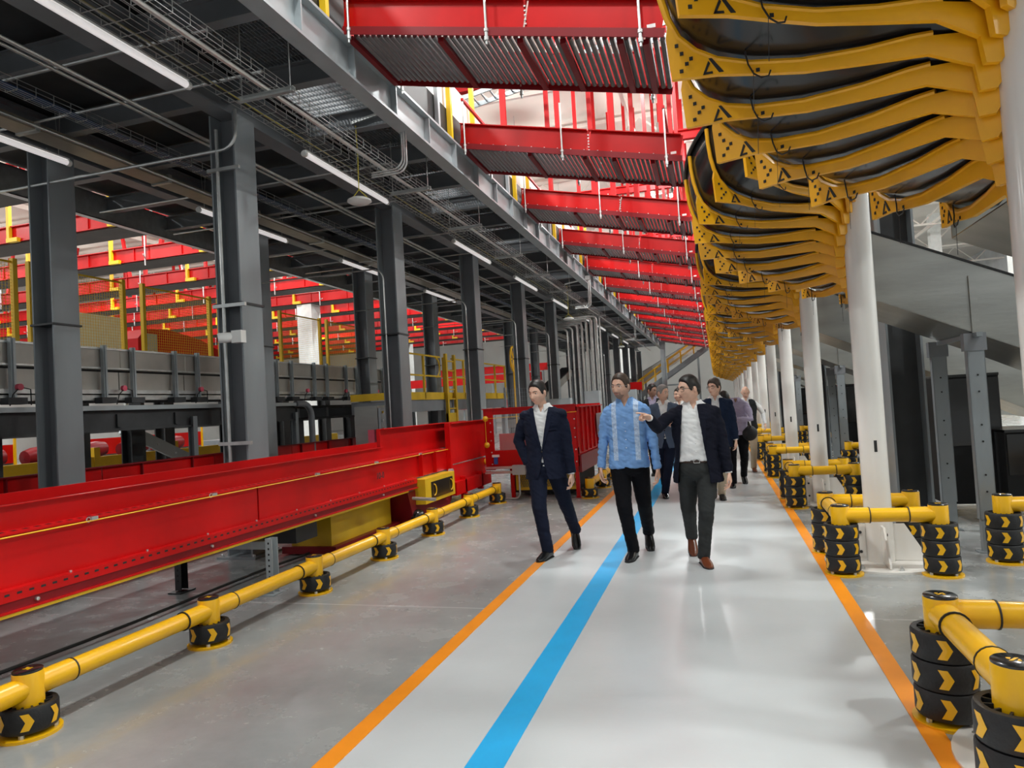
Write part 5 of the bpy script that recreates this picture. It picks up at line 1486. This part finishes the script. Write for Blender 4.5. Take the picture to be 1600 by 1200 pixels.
        if not P.get('vest'):
            for s_ in (-1, 1):
                m = MB(); pts = []
                def edge(z):
                    if op_:
                        u = (1.50 * k - z) / (.68 * k); return (op_[0] + (op_[1] - op_[0]) * max(0, min(1, u))) * k
                    return .074 * k * max(0, (z - bz)) / (1.49 * k - bz)
                zb_ = bz if not op_ else 1.10 * k
                secs = []
                for i in range(9):
                    z = zb_ + (1.515 * k - zb_) * i / 8
                    e = edge(z); wd = .052 * math.sin(min(1, (i / 8) / .75) * PI / 2) * (1 if i < 6 else .75 if i == 6 else .9) * k + .003
                    rx = (.21 if z < 1.44 * k else .21 - (z / k - 1.44) * 1.1) * k; ry = (.137 if z < 1.3 * k else .137 - (z / k - 1.3) * .20) * fat * P.get('belly', 1) ** (1 if z < 1.25 * k else 0) * k
                    yy = lambda x: T(z).y - ry * max(0, 1 - (abs(x) / rx) ** 2.25) ** (1 / 2.25) - .006
                    x0 = s_ * e; x1 = s_ * (e + wd)
                    x0w, x1w = x0 + (xo if op_ else 0), x1 + (xo if op_ else 0)
                    secs.append([(x0w, yy(x0w) - .002, z), (x1w, yy(x1w) - .004, z + .006), (x1w, yy(x1w) + .006, z + .006), (x0w, yy(x0w) + .008, z)])
                vs = [p for q in secs for p in q]
                fs = [(i * 4 + j, (i + 1) * 4 + j, (i + 1) * 4 + (j + 1) % 4, i * 4 + (j + 1) % 4) for i in range(8) for j in range(4)]
                fs += [(0, 1, 2, 3), (35, 34, 33, 32)]
                m.add(vs, fs).build('lapel', jk, jo, True)
            if not op_:
                MB().ell((0, -.140 * fat * k + T(bz).y - .004, bz - .01), (.010, .005, .010), 10, 6).build('jacket_button', 'black', jo, True)
            MB().bar((.075 * k, T(1.29 * k).y - .136 * k * fat, 1.295 * k), (.155 * k, T(1.29 * k).y - .108 * k * fat, 1.305 * k), .01, .014).build('breast_pocket', jk, jo)
            # shirt cuffs
            for nm in 'RL':
                if P.get('hp' + nm) == 'pocket': continue
                w_ = J['wr' + nm]; e = J['el' + nm]; u = (w_ - e).normalized()
                MB().tube([w_ - u * .04, w_ + u * .004], .033 * k, 14).build('cuff', P['shirt'], shirt, True)
    # ---- shoes
    for s_, nm in ((-1, 'R'), (1, 'L')):
        shoe(t, 'shoe', P.get('shoe', 'shoe_black'), J['ank' + nm], P.get('td' + nm, (s_ * .12, -1, 0)), P.get('heel' + nm, 0.), k)
    return t

# man in the navy suit
person('person in a buttoned navy suit with one hand in the pocket, walking at the left', (-1.72, 6.95, 0), dict(
    h=1.81, skin='skin_light', hair='hair_black', hairline=.066, yaw=-.38, pitch=.16, head=(-.03, -.045, 1.682),
    toeR=(-.07, -.26, .0), toeL=(.20, .36, .0), heelL=.75, tdR=(-.25, -1, 0), tdL=(.35, -1, 0),
    wrR=(-.180, -.03, .955), wrL=(.265, -.02, .845), poleR=(-1, .5, 0), hpR='pocket', hdR=(.12, -.05, -1), hnR=(1, 0, 0),
    jacket='navy_suit', shirt='white_shirt', trousers='navy_suit', hem=.80, button=1.09, shirt_hem=.93))
# man in the blue guayabera
person('person in a light blue embroidered shirt and black trousers, middle of the front row', (-.87, 6.95, 0), dict(
    h=1.82, skin='skin_tan', hair='hair_brown', hairline=.068, yaw=-.42, pitch=.05, glasses='thin', beard=True, fat=1.05, head=(-.03, -.045, 1.69),
    toeR=(-.04, -.24, .0), toeL=(.13, .28, .0), heelL=.6, tdR=(-.15, -1, 0), tdL=(.2, -1, 0),
    wrR=(-.275, -.04, .90), wrL=(.275, -.02, .87), shirt='guayabera', trousers='black_trousers', shirt_hem=.88, sw=1.02, collar_open=.5, leaf=.05))
# pointing man
person('person in an open dark jacket, glasses and brown shoes, pointing with an outstretched arm', (-.21, 6.72, 0), dict(
    h=1.75, skin='skin_light', hair='hair_black', hairline=.066, yaw=-.95, pitch=.04, glasses='black', fat=1.12, belly=1.10, head=(-.03, -.04, 1.622), hs=1.12, neck=1.1,
    toeR=(-.10, .28, .0), toeL=(.06, -.24, .0), heelR=.65, tdR=(.1, -1, 0), tdL=(.28, -1, 0),
    elR=(-.33, -.20, 1.285), wrR=(-.375, -.42, 1.385), hdR=(-.55, -.45, .25), hnR=(.3, -.3, -1), thR=(0, -.3, 1), hpR='point',
    wrL=(.275, -.05, .84), jacket='navy_jacket', shirt='white_shirt', trousers='grey_trousers', hem=.78, open=(.07, .15), open_x=-.035,
    belt=True, waist=1.02, shirt_hem=.985, shoe='shoe_brown', flare=.02))
B = dict(vox=.009, cvox=.012)
person('grey-haired person in a blue grey suit, hands together, behind the pointing person', (-.80, 11.1, 0), dict(B,
    h=1.76, skin='skin_tan', hair='hair_grey', hairline=.07, yaw=.95, pitch=.1, toeR=(-.10, .3, 0), toeL=(-.04, -.14, 0), heelR=.6,
    wrR=(-.09, -.27, 1.12), wrL=(.10, -.26, 1.14), poleR=(-1, .3, -.5), poleL=(1, .3, -.5), hdR=(.9, -.2, 0), hdL=(-.9, -.2, 0), hnR=(0, 0, 1), hnL=(0, 0, 1), thR=(0, -1, 0), thL=(0, -1, 0),
    jacket='blue_grey_suit', shirt='white_shirt', trousers='navy_suit', button=1.09, shirt_hem=.93))
person('dark-haired person with dark glasses, head showing left of the grey-haired person', (-1.22, 14.1, 0), dict(B,
    h=1.85, skin='skin_dark', hair='hair_black', hairline=.068, yaw=.9, pitch=.15, glasses='black', beard=False, toeR=(-.1, .1, 0), toeL=(.12, -.2, 0),
    wrR=(-.26, 0, .9), wrL=(.26, 0, .9), jacket='vest_dark', shirt='lilac_shirt', trousers='black_trousers', button=1.09, shirt_hem=.93))
person('person mostly hidden between the grey-haired person and the pointing person', (-.66, 13.2, 0), dict(B,
    h=1.72, skin='skin_light', hair='hair_brown', hairline=.068, yaw=-.8, toeR=(-.1, .2, 0), toeL=(.12, -.1, 0), wrR=(-.2, -.1, .95), wrL=(.2, -.1, .95), jacket='navy_suit', shirt='white_shirt', trousers='black_trousers', shirt_hem=.93))
person('person with glasses and wavy hair, navy blazer and khaki trousers', (-.02, 10.55, 0), dict(B,
    h=1.79, skin='skin_light', hair='hair_brown', hairline=.060, vol=.022, mess=.006, hair_back=-.085, yaw=-.6, glasses='black', toeR=(-.12, .35, 0), heelR=.5, toeL=(.03, .12, 0), td=(0, -1, 0),
    wrR=(-.24, 0, .9), wrL=(.25, -.03, .90), jacket='navy_blazer', shirt='white_shirt', trousers='khaki', open=(.05, .10), shirt_hem=.95))
person('stooping person in a lilac shirt and black trousers', (.30, 12.5, 0), dict(B,
    h=1.72, skin='skin_dark', hair='hair_black', hairline=.05, vol=.018, lean=.34, head=(-.17, -.36, 1.50), pitch=.95, yaw=-.3, noface=True, toeR=(-.14, -.45, 0), toeL=(.09, .1, 0), heelL=.4,
    wrR=(-.16, -.42, 1.08), wrL=(-.02, -.44, 1.14), poleL=(1, .2, .2), poleR=(-1, .2, -.2), hdL=(-1, -.2, 0), hdR=(.4, -.8, 0), hnL=(0, 0, -1), hnR=(0, 0, 1), thL=(0, -1, 0), thR=(0, -1, 0),
    shirt='lilac_shirt', trousers='black_trousers', shirt_hem=.90))
person('bald person in a dark vest over a white shirt, last of the group', (.56, 14.6, 0), dict(B,
    h=1.70, skin='skin_light', style='bald', hair='hair_grey', yaw=.1, pitch=.45, toeR=(-.12, .1, 0), toeL=(.09, -.16, 0), wrR=(-.25, 0, .88), wrL=(.33, -.05, .93),
    jacket='vest_dark', vest=True, shirt='white_shirt', shirt_sleeves=True, trousers='khaki', hem=.90, open=(.05, .07), shirt_hem=.92, nosleeve=True, shoe='shoe_brown'))
# shoulder bag
t = root('shoulder_bag', 'black bag at the hip of the stooping person in lilac', 'bag', (.50, 12.45, .88))
MB().ell((0, 0, 0), (.13, .17, .13), 18, 12).build('bag_body', 'black_matte', t, True)
MB().tube([(.02, -.12, .1), (-.08, -.2, .38), (-.22, -.2, .56), (-.22, .02, .56), (-.05, .1, .3), (0, .1, .1)], .012, 6).build('strap', 'black', t, True)

bpy.data.scenes.remove(WORK)
